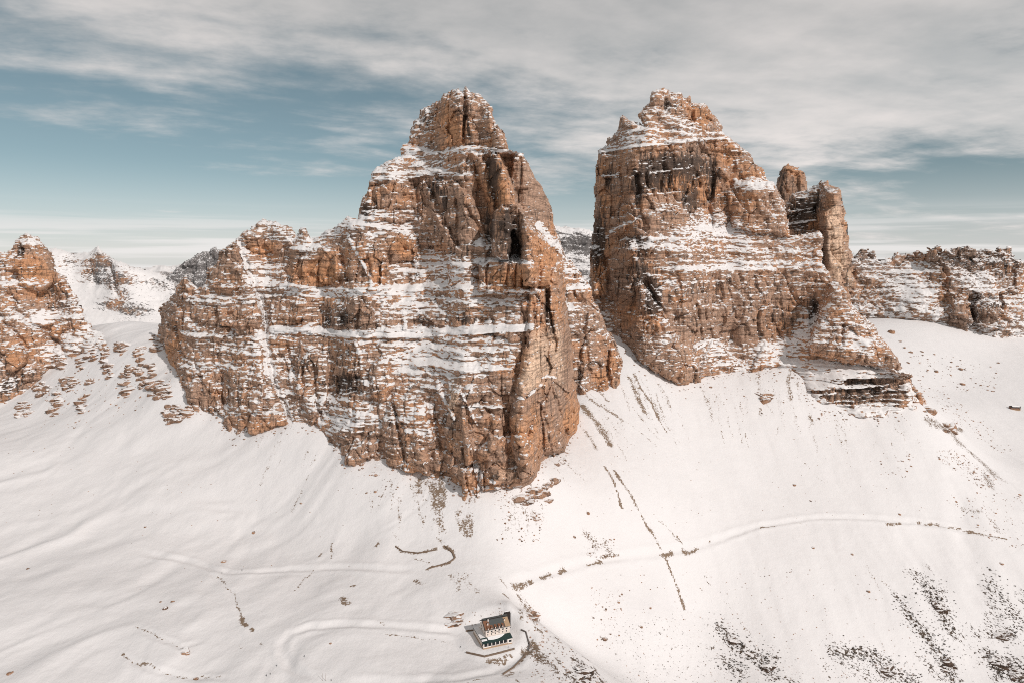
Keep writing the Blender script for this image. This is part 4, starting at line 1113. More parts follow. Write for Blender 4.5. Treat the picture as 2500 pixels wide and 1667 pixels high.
relief("mountain", [(395,800),(405,680),(430,655),(470,622),(500,610),(515,613),(530,604),(545,612),(600,640),(620,800)], [(395,760),(620,760)], step=2.2, s0=.26, bed=.4, ybase=[(395,4300),(620,4300)],
       tint=[(500,660,120,80,'o',-.6)], seed=111, mat=M_CLIFF_FAR, edge=(10, 60), detail=.6, crag=8, label="distant grey crag dusted with snow peeping past the terraced tower")
relief("mountain", [(60,760),(80,655),(160,640),(230,650),(300,645),(340,656),(370,652),(400,644),(425,650),(450,642),(480,655),(560,640),(620,655),(700,760)], [(60,740),(700,740)], step=2.6, s0=.85, ybase=[(60,8200),(700,8200)], seed=117, mat=M_CLIFF_FAR, edge=(20, 200), crag=3,
       label="small white summits on the horizon beyond the snow mountain")
relief("mountain", [(1320,760),(1320,560),(1345,545),(1366,552),(1400,556),(1435,560),(1460,572),(1490,600),(1490,760)], [(1320,740),(1490,740)], step=2.2, s0=.62, ybase=[(1320,3000),(1490,3000)],
       blobs=[(1400,562,50,6,.95),(1385,600,20,14,.3),(1425,590,20,8,.15),(1420,612,20,10,.15),(1400,640,40,20,.75),(1370,600,10,20,.4)], tint=[(1400,620,80,80,'o',-.5)], seed=121, mat=M_CLIFF_FAR, edge=(20, 60), detail=.8, crag=3,
       label="distant snow dusted mountain framed in the notch between the two towers")
relief("mountain", [(2060,820),(2060,640),(2072,622),(2095,617),(2098,606),(2114,602),(2120,616),(2136,617),(2142,633),(2162,625),(2178,637),(2187,619),(2219,616),(2241,613),(2260,621),(2264,603),(2289,600),(2296,617),
       (2315,608),(2337,608),(2347,601),(2382,605),(2388,608),(2410,603),(2439,608),(2465,607),(2477,624),(2500,632),(2560,640),(2640,700),(2640,840),(2480,830),(2420,850),(2250,800)],
       [(2060,739),(2082,742),(2130,764),(2193,751),(2248,745),(2286,754),(2321,783),(2369,790),(2420,806),(2468,780),(2500,770),(2560,790),(2640,800)], step=2.0, s0=.76,
       blobs=[(2110,620,16,14,.1),(2200,630,20,14,.1),(2245,625,14,14,.1),(2276,618,16,18,.05),(2360,620,30,12,.05),(2430,640,60,30,.4),(2180,690,60,14,.75),(2120,700,40,20,.25),(2140,740,40,14,.4),(2230,650,20,10,.8),
              (2240,720,30,20,.9),(2350,660,40,14,.45),(2400,690,50,14,.9),(2320,720,30,24,.12),(2340,760,20,20,.05),(2360,775,20,18,.08),(2420,770,40,30,.15),(2280,690,40,20,.55),(2460,690,30,30,.3),(2300,660,20,20,.2),(2470,740,40,20,.7),(2080,680,12,30,.05)],
       blocks=[([(2262,640),(2262,602),(2290,600),(2296,636)], 14, 8), ([(2335,640),(2338,606),(2384,604),(2388,640)], 16, 8), ([(2310,785),(2322,710),(2350,720),(2375,790)], 16, 10), ([(2370,795),(2385,730),(2440,740),(2450,790),(2420,810)], 18, 10),
               ([(2065,720),(2068,640),(2090,640),(2090,690),(2078,722)], 30, 12)],
       cuts=[([(2375,720),(2380,790)], 6, 24), ([(2440,720),(2444,760)], 6, 20), ([(2478,650),(2474,700)], 5, 20), ([(2300,650),(2310,700)], 6, 12)],
       tint=[(2430,640,80,40,'d',.4),(2380,760,10,40,'d',.9),(2430,740,30,20,'d',.4),(2280,610,20,20,'o',.3),(2360,620,30,16,'o',.3),(2300,720,60,40,'o',.2),(2080,680,12,40,'p',.8),(2325,760,14,20,'p',.4),(2340,690,230,120,'o',-.1),(2340,690,230,120,'d',.05)], mat=M_CLIFF_RIDGE, seed=131, edge=(10, 30), ybase=[(2060,2080),(2250,2000),(2420,1960),(2640,2050)],
       detail=.75, crag=11, flute=1.5, label="long jagged ridge of dark crags above the snow bowl with the small hut")

#--THINGS--
# ------------------------------------------------------------------ rocks
def rock_mesh(name, seed, sub=3, mat=None, flat=0.75, strata=0.0, rough=0.42):
    bm = bmesh.new()
    bmesh.ops.create_icosphere(bm, subdivisions=sub, radius=1.0)
    co = np.array([v.co[:] for v in bm.verts], np.float32)
    r = np.random.default_rng(seed)
    off = r.uniform(0, 50, 3)
    d = fbm(co[:, 0] * 1.3 + off[0], co[:, 1] * 1.3 + off[1], co[:, 2] * 1.3 + off[2], oct=4, seed=seed, gain=0.6)
    co = co * (1 + rough * d)[:, None]
    for _ in range(7):                       # broken planes
        n = r.normal(size=3); n /= np.linalg.norm(n)
        h = r.uniform(0.55, 0.9)
        s = co @ n - h
        co -= np.where(s > 0, s * 0.85, 0)[:, None] * n[None]
    if strata:
        z = co[:, 2] / strata
        f = z - np.floor(z)
        k = 1 + 0.16 * (np.where(f < 0.6, 0.5, -0.5)) * (1 + 0.6 * fbm(co[:, 0] * 3 + off[1], co[:, 1] * 3, np.floor(z), oct=2, seed=seed + 5))
        co[:, :2] *= k[:, None]
    co[:, 2] *= flat
    for v, c in zip(bm.verts, co):
        v.co = c
    me = bpy.data.meshes.new(name)
    bm.to_mesh(me); bm.free()
    me.materials.append(mat)
    return me


BOULDERS = [rock_mesh("boulder", 200 + i, 2, M_ROCK, 0.8) for i in range(7)]
BLOCKS = [rock_mesh("rock_block", 300 + i, 3, M_OUTCROP, 0.9, 0, 0.55) for i in range(8)]
DARK_BLOCKS = [rock_mesh("rock_block", 320 + i, 3, M_OUTCROP_DARK, 0.9, 0, 0.55) for i in range(5)]


def put(name, me, u, v, size, flat=1.0, label=None, cat=None, group=None, seed=0, sink=0.25, wide=1.0):
    """a rock whose photo position and width in photo pixels are known, set into the ground there"""
    X, Y, Z = hit(u, v)
    r = random.Random(seed * 7919 + int(u * 13 + v))
    m = size * math.hypot(Y, Z) / F * 0.5
    o = bpy.data.objects.new(name, me)
    h = m * flat
    o.scale = (m * wide, m * r.uniform(0.8, 1.1), h)
    o.rotation_euler = (r.uniform(-0.2, 0.2), r.uniform(-0.25, 0.25), r.uniform(0, 6.28) if wide == 1.0 else r.uniform(-0.3, 0.3))
    o.location = (X, Y + m * 0.15, Z + CAMZ + h * (0.5 - sink * 2))
    link(o)
    return tag(o, label, cat, group)


def outcrop(u, v, wpx, hpx, lean, label, k):
    """bedrock breaking through the snow: a heap of broken blocks, each one a part"""
    X0, Y0, Z0 = hit(u, v)
    root = link(bpy.data.objects.new("rock_outcrop", None))
    root.location = (X0, Y0, Z0 + CAMZ)
    tag(root, label, "rock outcrop", "bedrock outcrops in the snow")
    r = random.Random(900 + k)
    ca, sa = math.cos(math.radians(lean)), math.sin(math.radians(lean))
    n = int(np.clip(wpx * hpx / 75, 6, 22))
    for i in range(n):
        a = i * 2.399 + r.uniform(-.4, .4); q = math.sqrt((i + .3) / n) * 0.46
        lx, ly = q * math.cos(a) * wpx, q * math.sin(a) * hpx
        X, Y, Z = hit(u + lx * ca - ly * sa, v + lx * sa + ly * ca)
        if abs(Y - Y0) > 60:
            continue
        s = math.hypot(Y, Z) / F
        m = s * math.sqrt(wpx * hpx / n) * r.choice((0.4, 0.7, 1.0, 1.35)) * r.uniform(0.85, 1.2)
        o = bpy.data.objects.new("rock_block", DARK_BLOCKS[(i + k) % 5] if label.startswith("dark rock") else BLOCKS[(i + k) % 8])
        o.scale = (m * r.uniform(1.0, 1.9), m * r.uniform(0.7, 1.1), m * r.uniform(0.5, 0.95))
        o.rotation_euler = (r.uniform(-.45, .1), r.uniform(-.22, .22), r.uniform(-.5, .5))
        o.parent = root
        o.location = (X - X0, Y - Y0 + m * 0.2, Z - Z0 - m * 0.18)
        link(o)


for k, (u, v, w_, h_, ln, lb) in enumerate([
 (312,928,26,96,6,"tall brown bedrock rib split by snow in the middle of the saddle slope"),
 (345,905,20,105,-4,"slender brown rock rib just beside the split rib on the saddle slope"),
 (389,950,58,46,-25,"slanting layered brown outcrop at the foot of the terraced tower's snowy shoulder"),
 (383,838,20,46,0,"small upright rock flake leaning against the terraced tower's outer edge"),
 (424,1010,50,58,20,"snow dusted rock hump below the lowest corner of the terraced tower"),
 (464,1005,20,30,0,"smooth rounded brown rock beside the snow dusted hump"),
 (142,887,42,34,10,"dark blocky outcrop at the foot of the reddish peak"),
 (197,890,18,38,0,"small striped rock pillar on the saddle snow near the reddish peak"),
 (140,985,26,70,12,"scattered brown rib trailing down the open slope below the reddish peak"),
 (222,930,20,20,0,"lone brown rock knob on the saddle slope"),
 (258,862,22,44,0,"banded little rock stack on the crest of the saddle"),
 (232,868,20,30,8,"crumbly rock patch beside the banded stack on the saddle crest"),
 (296,850,16,34,0,"narrow rock spike on the saddle crest"),
 (345,858,20,20,0,"low rock ledge high on the saddle below the terraced tower"),
 (1866,970,32,20,0,"lone brown rock hump in the middle of the great tower's snow slope"),
 (1292,1212,74,34,-18,"broken ochre rock step just below the foot of the terraced tower"),
 (1336,1184,40,18,-38,"line of rocks curving up from the broken ochre step"),
 (1306,1256,24,22,0,"lowest small ochre rock under the broken step"),
 (1338,1222,20,12,0,"small flat rock beside the broken ochre step"),
 (1368,1130,30,10,-30,"small rock bank under the terraced tower's corner"),
 (2266,1004,34,22,0,"layered rock knob at the lower end of the great tower's ridge"),
 (2322,1046,64,18,12,"low banded rock shelf below the layered knob on the ridge"),
 (1107,1503,19,24,0,"big square boulder like outcrop behind the mountain refuge"),
 (1106,1522,26,14,-15,"row of rubble under the square outcrop behind the refuge"),
 (1296,1497,22,38,-22,"steep broken rock face on the edge beyond the refuge"),
 (1418,1640,34,44,-18,"dark rock bluff dropping away at the bottom of the picture"),
 (60,1000,40,40,20,"dark broken rock apron at the frame edge under the reddish peak"), (105,950,36,40,25,"rock apron running down from the reddish peak's foot"),
 (170,935,24,46,10,"thin brown rib between the reddish peak and the split rib"), (270,905,20,40,0,"crumbling rock spike left of the split rib"), (180,850,50,22,15,"snow dusted ledge of rock along the reddish peak's foot"),
 (225,840,40,18,10,"low crumbly rim of rock on the saddle beside the reddish peak"), (370,905,18,40,0,"narrow rock fin between the split rib and the terraced tower"), (408,960,20,30,10,"brown rock step tucked under the terraced tower's outer corner"),
 (205,985,18,50,8,"faint broken rib low on the saddle slope"),
 (2432,1612,34,30,10,"dark rock island jutting from the snow near the bottom corner"), (2482,1645,36,34,15,"dark rock bluff cut by the bottom corner of the picture"), (2310,1625,30,34,-20,"dark rock rib at the lower end of the long scrub strip"), (2290,1480,22,34,-22,"dark rock rib inside the upper scrub strip"),
 (2165,1640,34,26,-20,"dark rock rib under the curved scrub patch"), (2445,1552,30,16,0,"dark rock band under the shaded scrub patch"), (1876,1632,22,22,-20,"dark rock knob in the lowest middle scrub"), (1790,1562,18,18,-25,"dark rock knob in the highest middle scrub"),
 (452,1592,20,16,0,"rust brown rocks under the bent track in the near snow"),
]):
    outcrop(u, v, w_, h_, ln, lb, k)

for k, (u, v, s, lb) in enumerate([
 (2177,813,24,"largest boulder on the snow bowl, next to the great tower's ridge"),
 (2198,834,10,"small boulder just below the largest boulder in the bowl"), (2208,849,10,"second boulder of the chain below the largest one in the bowl"),
 (2223,860,12,"flat boulder, third of the chain in the snow bowl"), (2251,859,10,"boulder off to the side of the chain in the snow bowl"),
 (2217,886,9,"dark boulder close to the great tower's ridge edge"), (2285,907,14,"broad dark boulder in the middle of the snow bowl"), (2345,902,14,"angular dark boulder on the far side of the bowl"),
 (2350,938,14,"low dark boulder beneath the angular one in the bowl"), (2322,884,8,"small boulder above the broad one in the bowl"), (2437,886,9,"dark stone on the bowl's upper snow rim"),
 (619,1300,11,"round grey boulder alone on the open slope under the terraced tower"), (546,1371,13,"brown boulder with a snow cap beside the upper track bend"),
 (67,1388,9,"small reddish boulder near the frame edge on the big snowfield"), (402,1486,15,"dark brown boulder with a white drift behind it"), (392,1469,7,"tiny dark stone above the drifted boulder"),
 (421,1468,9,"snow capped stone beside the drifted boulder"), (24,1644,15,"dark boulder in the lower corner of the big snowfield"), (354,1286,7,"small stone high on the big snowfield"),
 (478,1658,13,"dark flat rock at the end of the lowest track"), (735,1228,8,"pair sized dark stone midway up the open slope"), (917,1200,9,"brown stone in the fan under the terraced tower"),
 (895,1203,8,"outer brown stone in the fan under the terraced tower"), (918,1160,10,"brown block close under the terraced tower's foot"), (1940,1184,10,"lone dark stone high on the great tower's snow slope"),
 (1979,1222,7,"small dark stone below the lone one on the great slope"), (1985,1337,9,"flat dark stone below the trail on the great slope"), (2080,1353,9,"brown stone below the trail in the middle of the great slope"),
 (1436,1252,11,"brown stone above the trail near the dirt streaks"), (1402,1310,10,"brown stone just above the trail's first bend"), (2196,1255,9,"dark stone above the trail's highest point"),
 (2120,1443,10,"dark stone beside the thin gully on the great slope"), (2445,1376,11,"dark round stone in the shaded hollow below the trail"), (806,1570,7,"small dark stone inside the hairpin of the refuge road"),
 (1332,1540,9,"upright brown stone on the edge past the refuge"), (1745,910,6,"little stone on the scree cone at the great tower's foot"), (1735,945,10,"brown rock under the great tower's central spur"),
 (2490,1208,9,"dark stone at the frame edge above the trail"), (1510,1470,8,"dark stone on the great slope below the second dirt streak"), (1476,1560,15,"brown rock group on the lower great slope"),
 (1588,1484,8,"brown stone below the trail's dirt gully"), (1565,1530,9,"rust stone low on the great slope"),
]):
    put("boulder", BOULDERS[k % 7], u, v, s, 0.75, lb, "boulder", "boulders lying in the snow", k)


def rand_in(poly, n, r):
    us = [p[0] for p in poly]; vs = [p[1] for p in poly]
    out = []
    while len(out) < n:
        U = np.array([r.uniform(min(us), max(us)) for _ in range(n * 3)]); V = np.array([r.uniform(min(vs), max(vs)) for _ in range(n * 3)])
        ok = in_poly(U, V, poly)
        out += list(zip(U[ok], V[ok]))
    return out[:n]


def band_pts(pts, hw, n, r):
    out = []
    L = [math.hypot(b[0] - a[0], b[1] - a[1]) for a, b in zip(pts[:-1], pts[1:])]
    for _ in range(n):
        x = r.uniform(0, sum(L))
        for (a, b), l in zip(zip(pts[:-1], pts[1:]), L):
            if x <= l:
                break
            x -= l
        s = x / l
        out.append((a[0] + (b[0] - a[0]) * s + r.gauss(0, hw), a[1] + (b[1] - a[1]) * s + r.gauss(0, hw)))
    return out


STONES = []       # (u, v, size px) too many and too small to count
rr = random.Random(5)
for poly, label, group, ns, nf, lo, hi in [
 ([(2216,870),(2300,862),(2440,900),(2430,955),(2330,960),(2230,900)], "small dark stone strewn across the snow bowl", "stones strewn across the snow bowl", 26, 120, 3, 7),
 ([(2230,900),(2330,975),(2420,1040),(2480,1100),(2440,1110),(2330,1030),(2250,950)], "stone on the snow ramp leading down to the small hut", "stones on the ramp by the small hut", 22, 140, 3, 7),
 ([(2276,1100),(2330,1095),(2450,1180),(2400,1195),(2300,1130)], "brown stone in the rubble field above the trail's far end", "rubble above the trail's far end", 26, 220, 3, 8),
 ([(2148,1105),(2225,1105),(2225,1165),(2150,1165)], "grey stone in the loose group above the trail", "loose stones above the trail", 10, 26, 3, 7),
 ([(2300,1200),(2500,1200),(2500,1340),(2430,1330),(2330,1260)], "stone scattered round the far end of the trail", "stones round the trail's far end", 16, 120, 3, 7),
 ([(1420,1300),(1500,1310),(1500,1360),(1430,1360)], "brown stone in the cluster above the trail's start", "stones above the trail's start", 10, 40, 3, 7),
 ([(1440,1430),(1520,1440),(1510,1580),(1450,1580)], "stone in the vertical scatter below the trail's start", "stones below the trail's start", 14, 90, 2.5, 7),
 ([(1200,1180),(1340,1165),(1320,1330),(1210,1330)], "ochre stone in the debris under the terraced tower", "debris under the terraced tower", 22, 160, 3, 8),
 ([(100,920),(360,850),(420,960),(250,1040),(90,1060)], "brown stone scattered over the saddle slope", "stones over the saddle slope", 24, 110, 3, 8),
 ([(900,1150),(1010,1160),(1000,1230),(900,1230)], "small stone in the snow fan under the terraced tower", "stones in the fan", 6, 26, 3, 6),
 ([(1690,920),(1920,910),(2230,1020),(2230,1060),(1950,1040),(1700,980)], "small stone on the slope under the great tower's ledges", "stones under the great tower's ledges", 16, 90, 2.5, 6),
]:
    for k, (u, v) in enumerate(rand_in(poly, ns, rr)):
        put("boulder", BOULDERS[k % 7], u, v, rr.uniform((lo + hi) / 2, hi), 0.7, label, "boulder", group, k)
    for (u, v) in rand_in(poly, nf, rr):
        STONES.append((u, v, rr.uniform(lo * 0.55, lo * 1.2)))
for poly, n, lo, hi in [([(1480,1380),(2100,1380),(2380,1667),(1480,1667)], 260, 1.5, 4), ([(300,1100),(900,1150),(900,1420),(300,1450)], 34, 1.6, 3.6), ([(0,1050),(200,1000),(300,1200),(0,1300)], 30, 1.6, 3.6),
                        ([(1400,1100),(2100,1030),(2300,1250),(1450,1290)], 90, 1.5, 3.5), ([(1280,1480),(1350,1540),(1480,1667),(1300,1667)], 160, 2, 6), ([(1130,1490),(1250,1480),(1230,1530),(1140,1540)], 26, 2, 5),
                        ([(100,950),(220,900),(230,960),(120,1010)], 60, 2, 6)]:
    for (u, v) in rand_in(poly, n, rr):
        STONES.append((u, v, rr.uniform(lo, hi)))

for pts, n in ((W_BASE[3:-2], 420), (E_BASE[1:-3], 260)):
    for (u, v) in band_pts(pts, 5, n, rr):
        STONES.append((u, v + abs(rr.gauss(0, 9)) + 2, rr.choice((1.6, 2.2, 3, 4.5, 7)) * rr.uniform(0.7, 1.2)))

# dark scrub on the lower right slope
m_, t_, b_ = new_mat("scrub_twigs")
g_ = t_.new('ShaderNodeNewGeometry')
t_.put(b_.inputs['Base Color'], t_.mix(t_.noise(g_.outputs['Position'], 0.3, 3, 0.6), (0.022, 0.018, 0.014), (0.10, 0.07, 0.047)))
b_.inputs['Roughness'].default_value = 0.95
M_SCRUB = m_


def scrub_mesh(seed):
    """a low tangle of twigs: crossed tapering blades in a flattened dome"""
    r = random.Random(seed)
    bm = bmesh.new()
    for _ in range(26):
        a = r.uniform(0, 6.283); e = r.uniform(0.15, 1.3)
        d = Vector((math.cos(a) * math.cos(e), math.sin(a) * math.cos(e), math.sin(e) * 0.8))
        base = Vector((r.uniform(-0.5, 0.5), r.uniform(-0.5, 0.5), -0.15))
        tip = base + d * r.uniform(0.5, 0.95)
        sd_ = d.cross(Vector((r.uniform(-1, 1), r.uniform(-1, 1), r.uniform(-1, 1)))).normalized() * r.uniform(0.10, 0.22)
        md = base.lerp(tip, 0.55)
        v = [bm.verts.new(p) for p in (base, md + sd_, tip, md - sd_)]
        bm.faces.new(v)
    me = bpy.data.meshes.new("scrub_clump")
    bm.to_mesh(me); bm.free()
    me.materials.append(M_SCRUB)
    return me


SCRUBS = [scrub_mesh(400 + i) for i in range(5)]
TWIGS = []
for pts, hw, ns, nf, label, group in [
 ([(2243,1413),(2276,1443),(2300,1485),(2324,1538)], 11, 34, 170, "dark scrub clump in the upper of the two slanting scrub strips", "upper slanting scrub strip"),
 ([(2190,1458),(2226,1508),(2264,1556),(2300,1598),(2330,1655)], 12, 40, 220, "dark scrub clump in the long lower slanting scrub strip", "lower slanting scrub strip"),
 ([(2035,1590),(2083,1592),(2142,1601),(2187,1636),(2240,1666)], 12, 40, 200, "dark scrub clump in the curved scrub patch at the bottom edge", "curved scrub patch"),
 ([(2413,1413),(2440,1450),(2470,1485),(2484,1530),(2440,1550)], 15, 30, 170, "dark scrub clump in the shaded scrub patch below the trail's end", "shaded scrub patch"),
 ([(2415,1600),(2440,1625),(2452,1638)], 11, 16, 90, "dark scrub clump in the small dense scrub island near the corner", "dense scrub island"),
 ([(2470,1625),(2495,1660)], 14, 16, 90, "dark scrub clump in the dense scrub right in the corner", "corner scrub"),
 ([(1760,1535),(1785,1560),(1812,1588)], 9, 16, 80, "dark scrub clump in the highest patch of the middle scrub", "highest middle scrub patch"),
 ([(1840,1600),(1870,1620),(1888,1650)], 13, 18, 90, "dark scrub clump in the lowest patch of the middle scrub", "lowest middle scrub patch"),
 ([(1768,1610),(1812,1645)], 11, 12, 60, "dark scrub clump in the side patch of the middle scrub", "side middle scrub patch"),
]:
    for k, (u, v) in enumerate(band_pts(pts, hw * 1.05, ns, rr)):
        if u < 2515 and v < 1690:
            put("scrub_clump", SCRUBS[k % 5], u, v, rr.uniform(6, 11), 0.6, label, "shrub", group, k, sink=0.15)
    for (u, v) in band_pts(pts, hw * 1.4, nf, rr):
        TWIGS.append((u, v, rr.uniform(2.5, 6)))
for (u, v) in rand_in([(1500,1500),(1700,1480),(1900,1560),(2010,1667),(1500,1667)], 150, rr) + rand_in([(2020,1600),(2140,1600),(2230,1667),(2020,1667)], 130, rr) + rand_in([(2240,1470),(2420,1540),(2380,1667),(2290,1640)], 60, rr):
    TWIGS.append((u, v, rr.uniform(1.6, 4)))


def mass(name, items, meshes, flat, label, cat, mat):
    V, Q, n = [], [], 0
    cache = []
    for me in meshes:
        co = np.empty(len(me.vertices) * 3, np.float32); me.vertices.foreach_get("co", co)
        cache.append((co.reshape(-1, 3), [tuple(p.vertices) for p in me.polygons]))
    faces = []
    for i, (u, v, s) in enumerate(items):
        X, Y, Z = hit(u, v)
        m = s * math.hypot(Y, Z) / F * 0.5
        co, fs = cache[i % len(cache)]
        a = (i * 2.399) % 6.283
        c, sn = math.cos(a), math.sin(a)
        p = np.stack([(co[:, 0] * c - co[:, 1] * sn) * m + X, (co[:, 0] * sn + co[:, 1] * c) * m + Y, co[:, 2] * m * flat + Z + CAMZ + 0.1 * m], -1)
        V.append(p)
        faces += [tuple(n + q for q in f) for f in fs]
        n += len(co)
    me = bpy.data.meshes.new(name)
    me.from_pydata(np.concatenate(V).tolist(), [], faces)
    me.materials.append(mat)
    o = link(bpy.data.objects.new(name, me))
    tag(o, label, cat, kind="stuff")


small = [rock_mesh("pebble", 500 + i, 1, M_ROCK, 0.75) for i in range(5)]
mass("rubble", STONES, small, 0.75, "fine stones and rubble dotting the snow slopes", "rubble", M_ROCK)
mass("undergrowth", TWIGS, SCRUBS, 0.6, "tiny dark scrub twigs poking through the lower snow slope", "scrub", M_SCRUB)

# ------------------------------------------------------------------ stone walls along the road
M_STONE = flat_mat("wall_stone", (0.19, 0.135, 0.098), 0.9, var=0.35, scale=0.5)
M_STONE_DK = flat_mat("dark_grey_wall_stone", (0.13, 0.11, 0.10), 0.9, var=0.3, scale=0.5)  # darker grey stone of the parapet


def wall_line(name, pts, h, th, mat, label, cat="wall", drop=1.2, group=None):
    """a wall following the ground along a photo polyline, with a coping course"""
    wp = wline(pts, 5)
    zs = [float(ground_z(np.array([x]), np.array([y]))[0]) + CAMZ for x, y in wp]
    root = link(bpy.data.objects.new(name, None))
    root.location = (wp[0][0], wp[0][1], zs[0])
    tag(root, label, cat, group)
    for part, z0, z1, t0 in (("wall_face", -drop, h, th), ("coping", h, h + 0.22, th * 1.35)):
        bm = bmesh.new()
        prev = None
        for i, ((x, y), z) in enumerate(zip(wp, zs)):
            a = wp[max(0, i - 1)]; b = wp[min(len(wp) - 1, i + 1)]
            d = Vector((b[0] - a[0], b[1] - a[1])).normalized()
            n = Vector((-d.y, d.x)) * t0 * 0.5
            j = 0.12 * math.sin(i * 2.3) * h
            ring = [bm.verts.new((x + s * n.x - root.location.x, y + s * n.y - root.location.y, z + zz_ + (j if zz_ > 0 else 0) - root.location.z)) for s, zz_ in ((-1, z0), (1, z0), (1, z1), (-1, z1))]
            if prev:
                for q in range(4):
                    bm.faces.new((prev[q], prev[(q + 1) % 4], ring[(q + 1) % 4], ring[q]))
            else:
                bm.faces.new(ring[::-1])
            prev = ring
        bm.faces.new(prev)
        bmesh.ops.recalc_face_normals(bm, faces=bm.faces)
        me = bpy.data.meshes.new(part)
        bm.to_mesh(me); bm.free()
        me.materials.append(mat)
        o = link(bpy.data.objects.new(part, me))
        o.parent = root


wall_line("retaining_wall", [(1138,1593),(1160,1598),(1183,1603),(1220,1594),(1256,1584)], 1.1, 0.7, M_STONE, "brown stone terrace wall in front of the mountain refuge")
wall_line("retaining_wall", [(1138,1541),(1152,1539),(1170,1536)], 0.9, 0.6, M_STONE, "short brown wall running off behind the refuge's snowy roof")
wall_line("retaining_wall", [(1228,1646),(1253,1630),(1274,1609),(1285,1597)], 0.9, 0.7, M_STONE, "curved stone wall along the outer edge of the refuge road")
wall_line("retaining_wall", [(1272,1538),(1284,1543),(1288,1558),(1293,1575),(1290,1588)], 1.0, 0.7, M_STONE_DK, "dark grey parapet at the turning place beside the refuge")
wall_line("retaining_wall", [(1087,1334),(1105,1350),(1110,1363),(1095,1374),(1045,1388)], 1.0, 0.8, M_STONE, "curved brown wall round the hairpin on the upper road")
wall_line("retaining_wall", [(966,1334),(983,1346),(1020,1350),(1066,1342)], 0.8, 0.7, M_STONE, "thin brown wall along the short upper spur of the road")

# ------------------------------------------------------------------ the mountain refuge
M_PLASTER = flat_mat("cream_plaster", (0.72, 0.62, 0.55), 0.85, var=0.06)
M_STONEWALL = flat_mat("tan_base", (0.40, 0.27, 0.17), 0.9, var=0.2)
M_GREEN = flat_mat("dark_green_roof", (0.022, 0.045, 0.042), 0.5, 0.1, var=0.25)
M_SLATE = flat_mat("grey_green_roof", (0.085, 0.092, 0.09), 0.5, 0.1, var=0.25, scale=1.2)
M_RUST = flat_mat("rust_brown", (0.20, 0.095, 0.055), 0.8, var=0.25)
M_GLASS = flat_mat("dark_window", (0.02, 0.022, 0.025), 0.15, var=0.2)
M_TRIM = flat_mat("white_trim", (0.78, 0.72, 0.68), 0.7, var=0.04)
M_SNOW = flat_mat("roof_snow", (0.80, 0.78, 0.77), 0.8, var=0.03)
M_DARK = flat_mat("dark_timber_and_shadow", (0.035, 0.027, 0.024), 0.85, var=0.3)


def mesh_obj(name, bm, mat, parent, loc=(0, 0, 0)):
    bmesh.ops.recalc_face_normals(bm, faces=bm.faces)
    me = bpy.data.meshes.new(name)
    bm.to_mesh(me); bm.free()
    me.materials.append(mat)
    o = bpy.data.objects.new(name, me)
    link(o)
    o.parent = parent
    o.location = loc
    return o


def add_box(bm, x0, x1, y0, y1, z0, z1):
    v = [bm.verts.new(p) for p in ((x0, y0, z0), (x1, y0, z0), (x1, y1, z0), (x0, y1, z0), (x0, y0, z1), (x1, y0, z1), (x1, y1, z1), (x0, y1, z1))]
    for f in ((0, 1, 2, 3), (4, 5, 6, 7), (0, 1, 5, 4), (1, 2, 6, 5), (2, 3, 7, 6), (3, 0, 4, 7)):
        bm.faces.new([v[i] for i in f])


def box(name, x0, x1, y0, y1, z0, z1, mat, parent):
    bm = bmesh.new()
    add_box(bm, x0, x1, y0, y1, z0, z1)
    return mesh_obj(name, bm, mat, parent)


def prism(name, prof, x0, x1, mat, parent):
    """profile in (y, z) swept along x"""
    bm = bmesh.new()
    a = [bm.verts.new((x0, y, z)) for y, z in prof]
    b = [bm.verts.new((x1, y, z)) for y, z in prof]
    n = len(prof)
    for i in range(n):
        bm.faces.new((a[i], a[(i + 1) % n], b[(i + 1) % n], b[i]))
    bm.faces.new(a[::-1]); bm.faces.new(b)
    return mesh_obj(name, bm, mat, parent)


def window(x0, x1, z0, z1, y, parent, panes=2, frame=0.14):
    """frame with glass set back in it, facing -y"""
    bm = bmesh.new()
    add_box(bm, x0, x1, y - 0.10, y + 0.02, z0, z0 + frame); add_box(bm, x0, x1, y - 0.10, y + 0.02, z1 - frame, z1)
    add_box(bm, x0, x0 + frame, y - 0.098, y + 0.02, z0 + frame, z1 - frame); add_box(bm, x1 - frame, x1, y - 0.098, y + 0.02, z0 + frame, z1 - frame)
    w_ = mesh_obj("window", bm, M_TRIM, parent)
    dx = (x1 - x0 - 2 * frame) / panes
    for k in range(panes):
        box("pane", x0 + frame + k * dx + 0.03, x0 + frame + (k + 1) * dx - 0.03, y - 0.05, y - 0.02, z0 + frame, z1 - frame, M_GLASS, w_)
    return w_


t_c = tv(1584.5)
hy0 = HUT_Z / t_c
hx0 = au(1180, 1584.5) * hy0
hut = link(bpy.data.objects.new("mountain_refuge", None))
hut.location = (hx0, hy0, HUT_Z + CAMZ)
hut.rotation_euler = (0, 0, math.radians(21))
hut.scale = (1.08, 1.08, 1.28)
tag(hut, "long cream mountain refuge with dark green veranda roof and slate roof", "building")
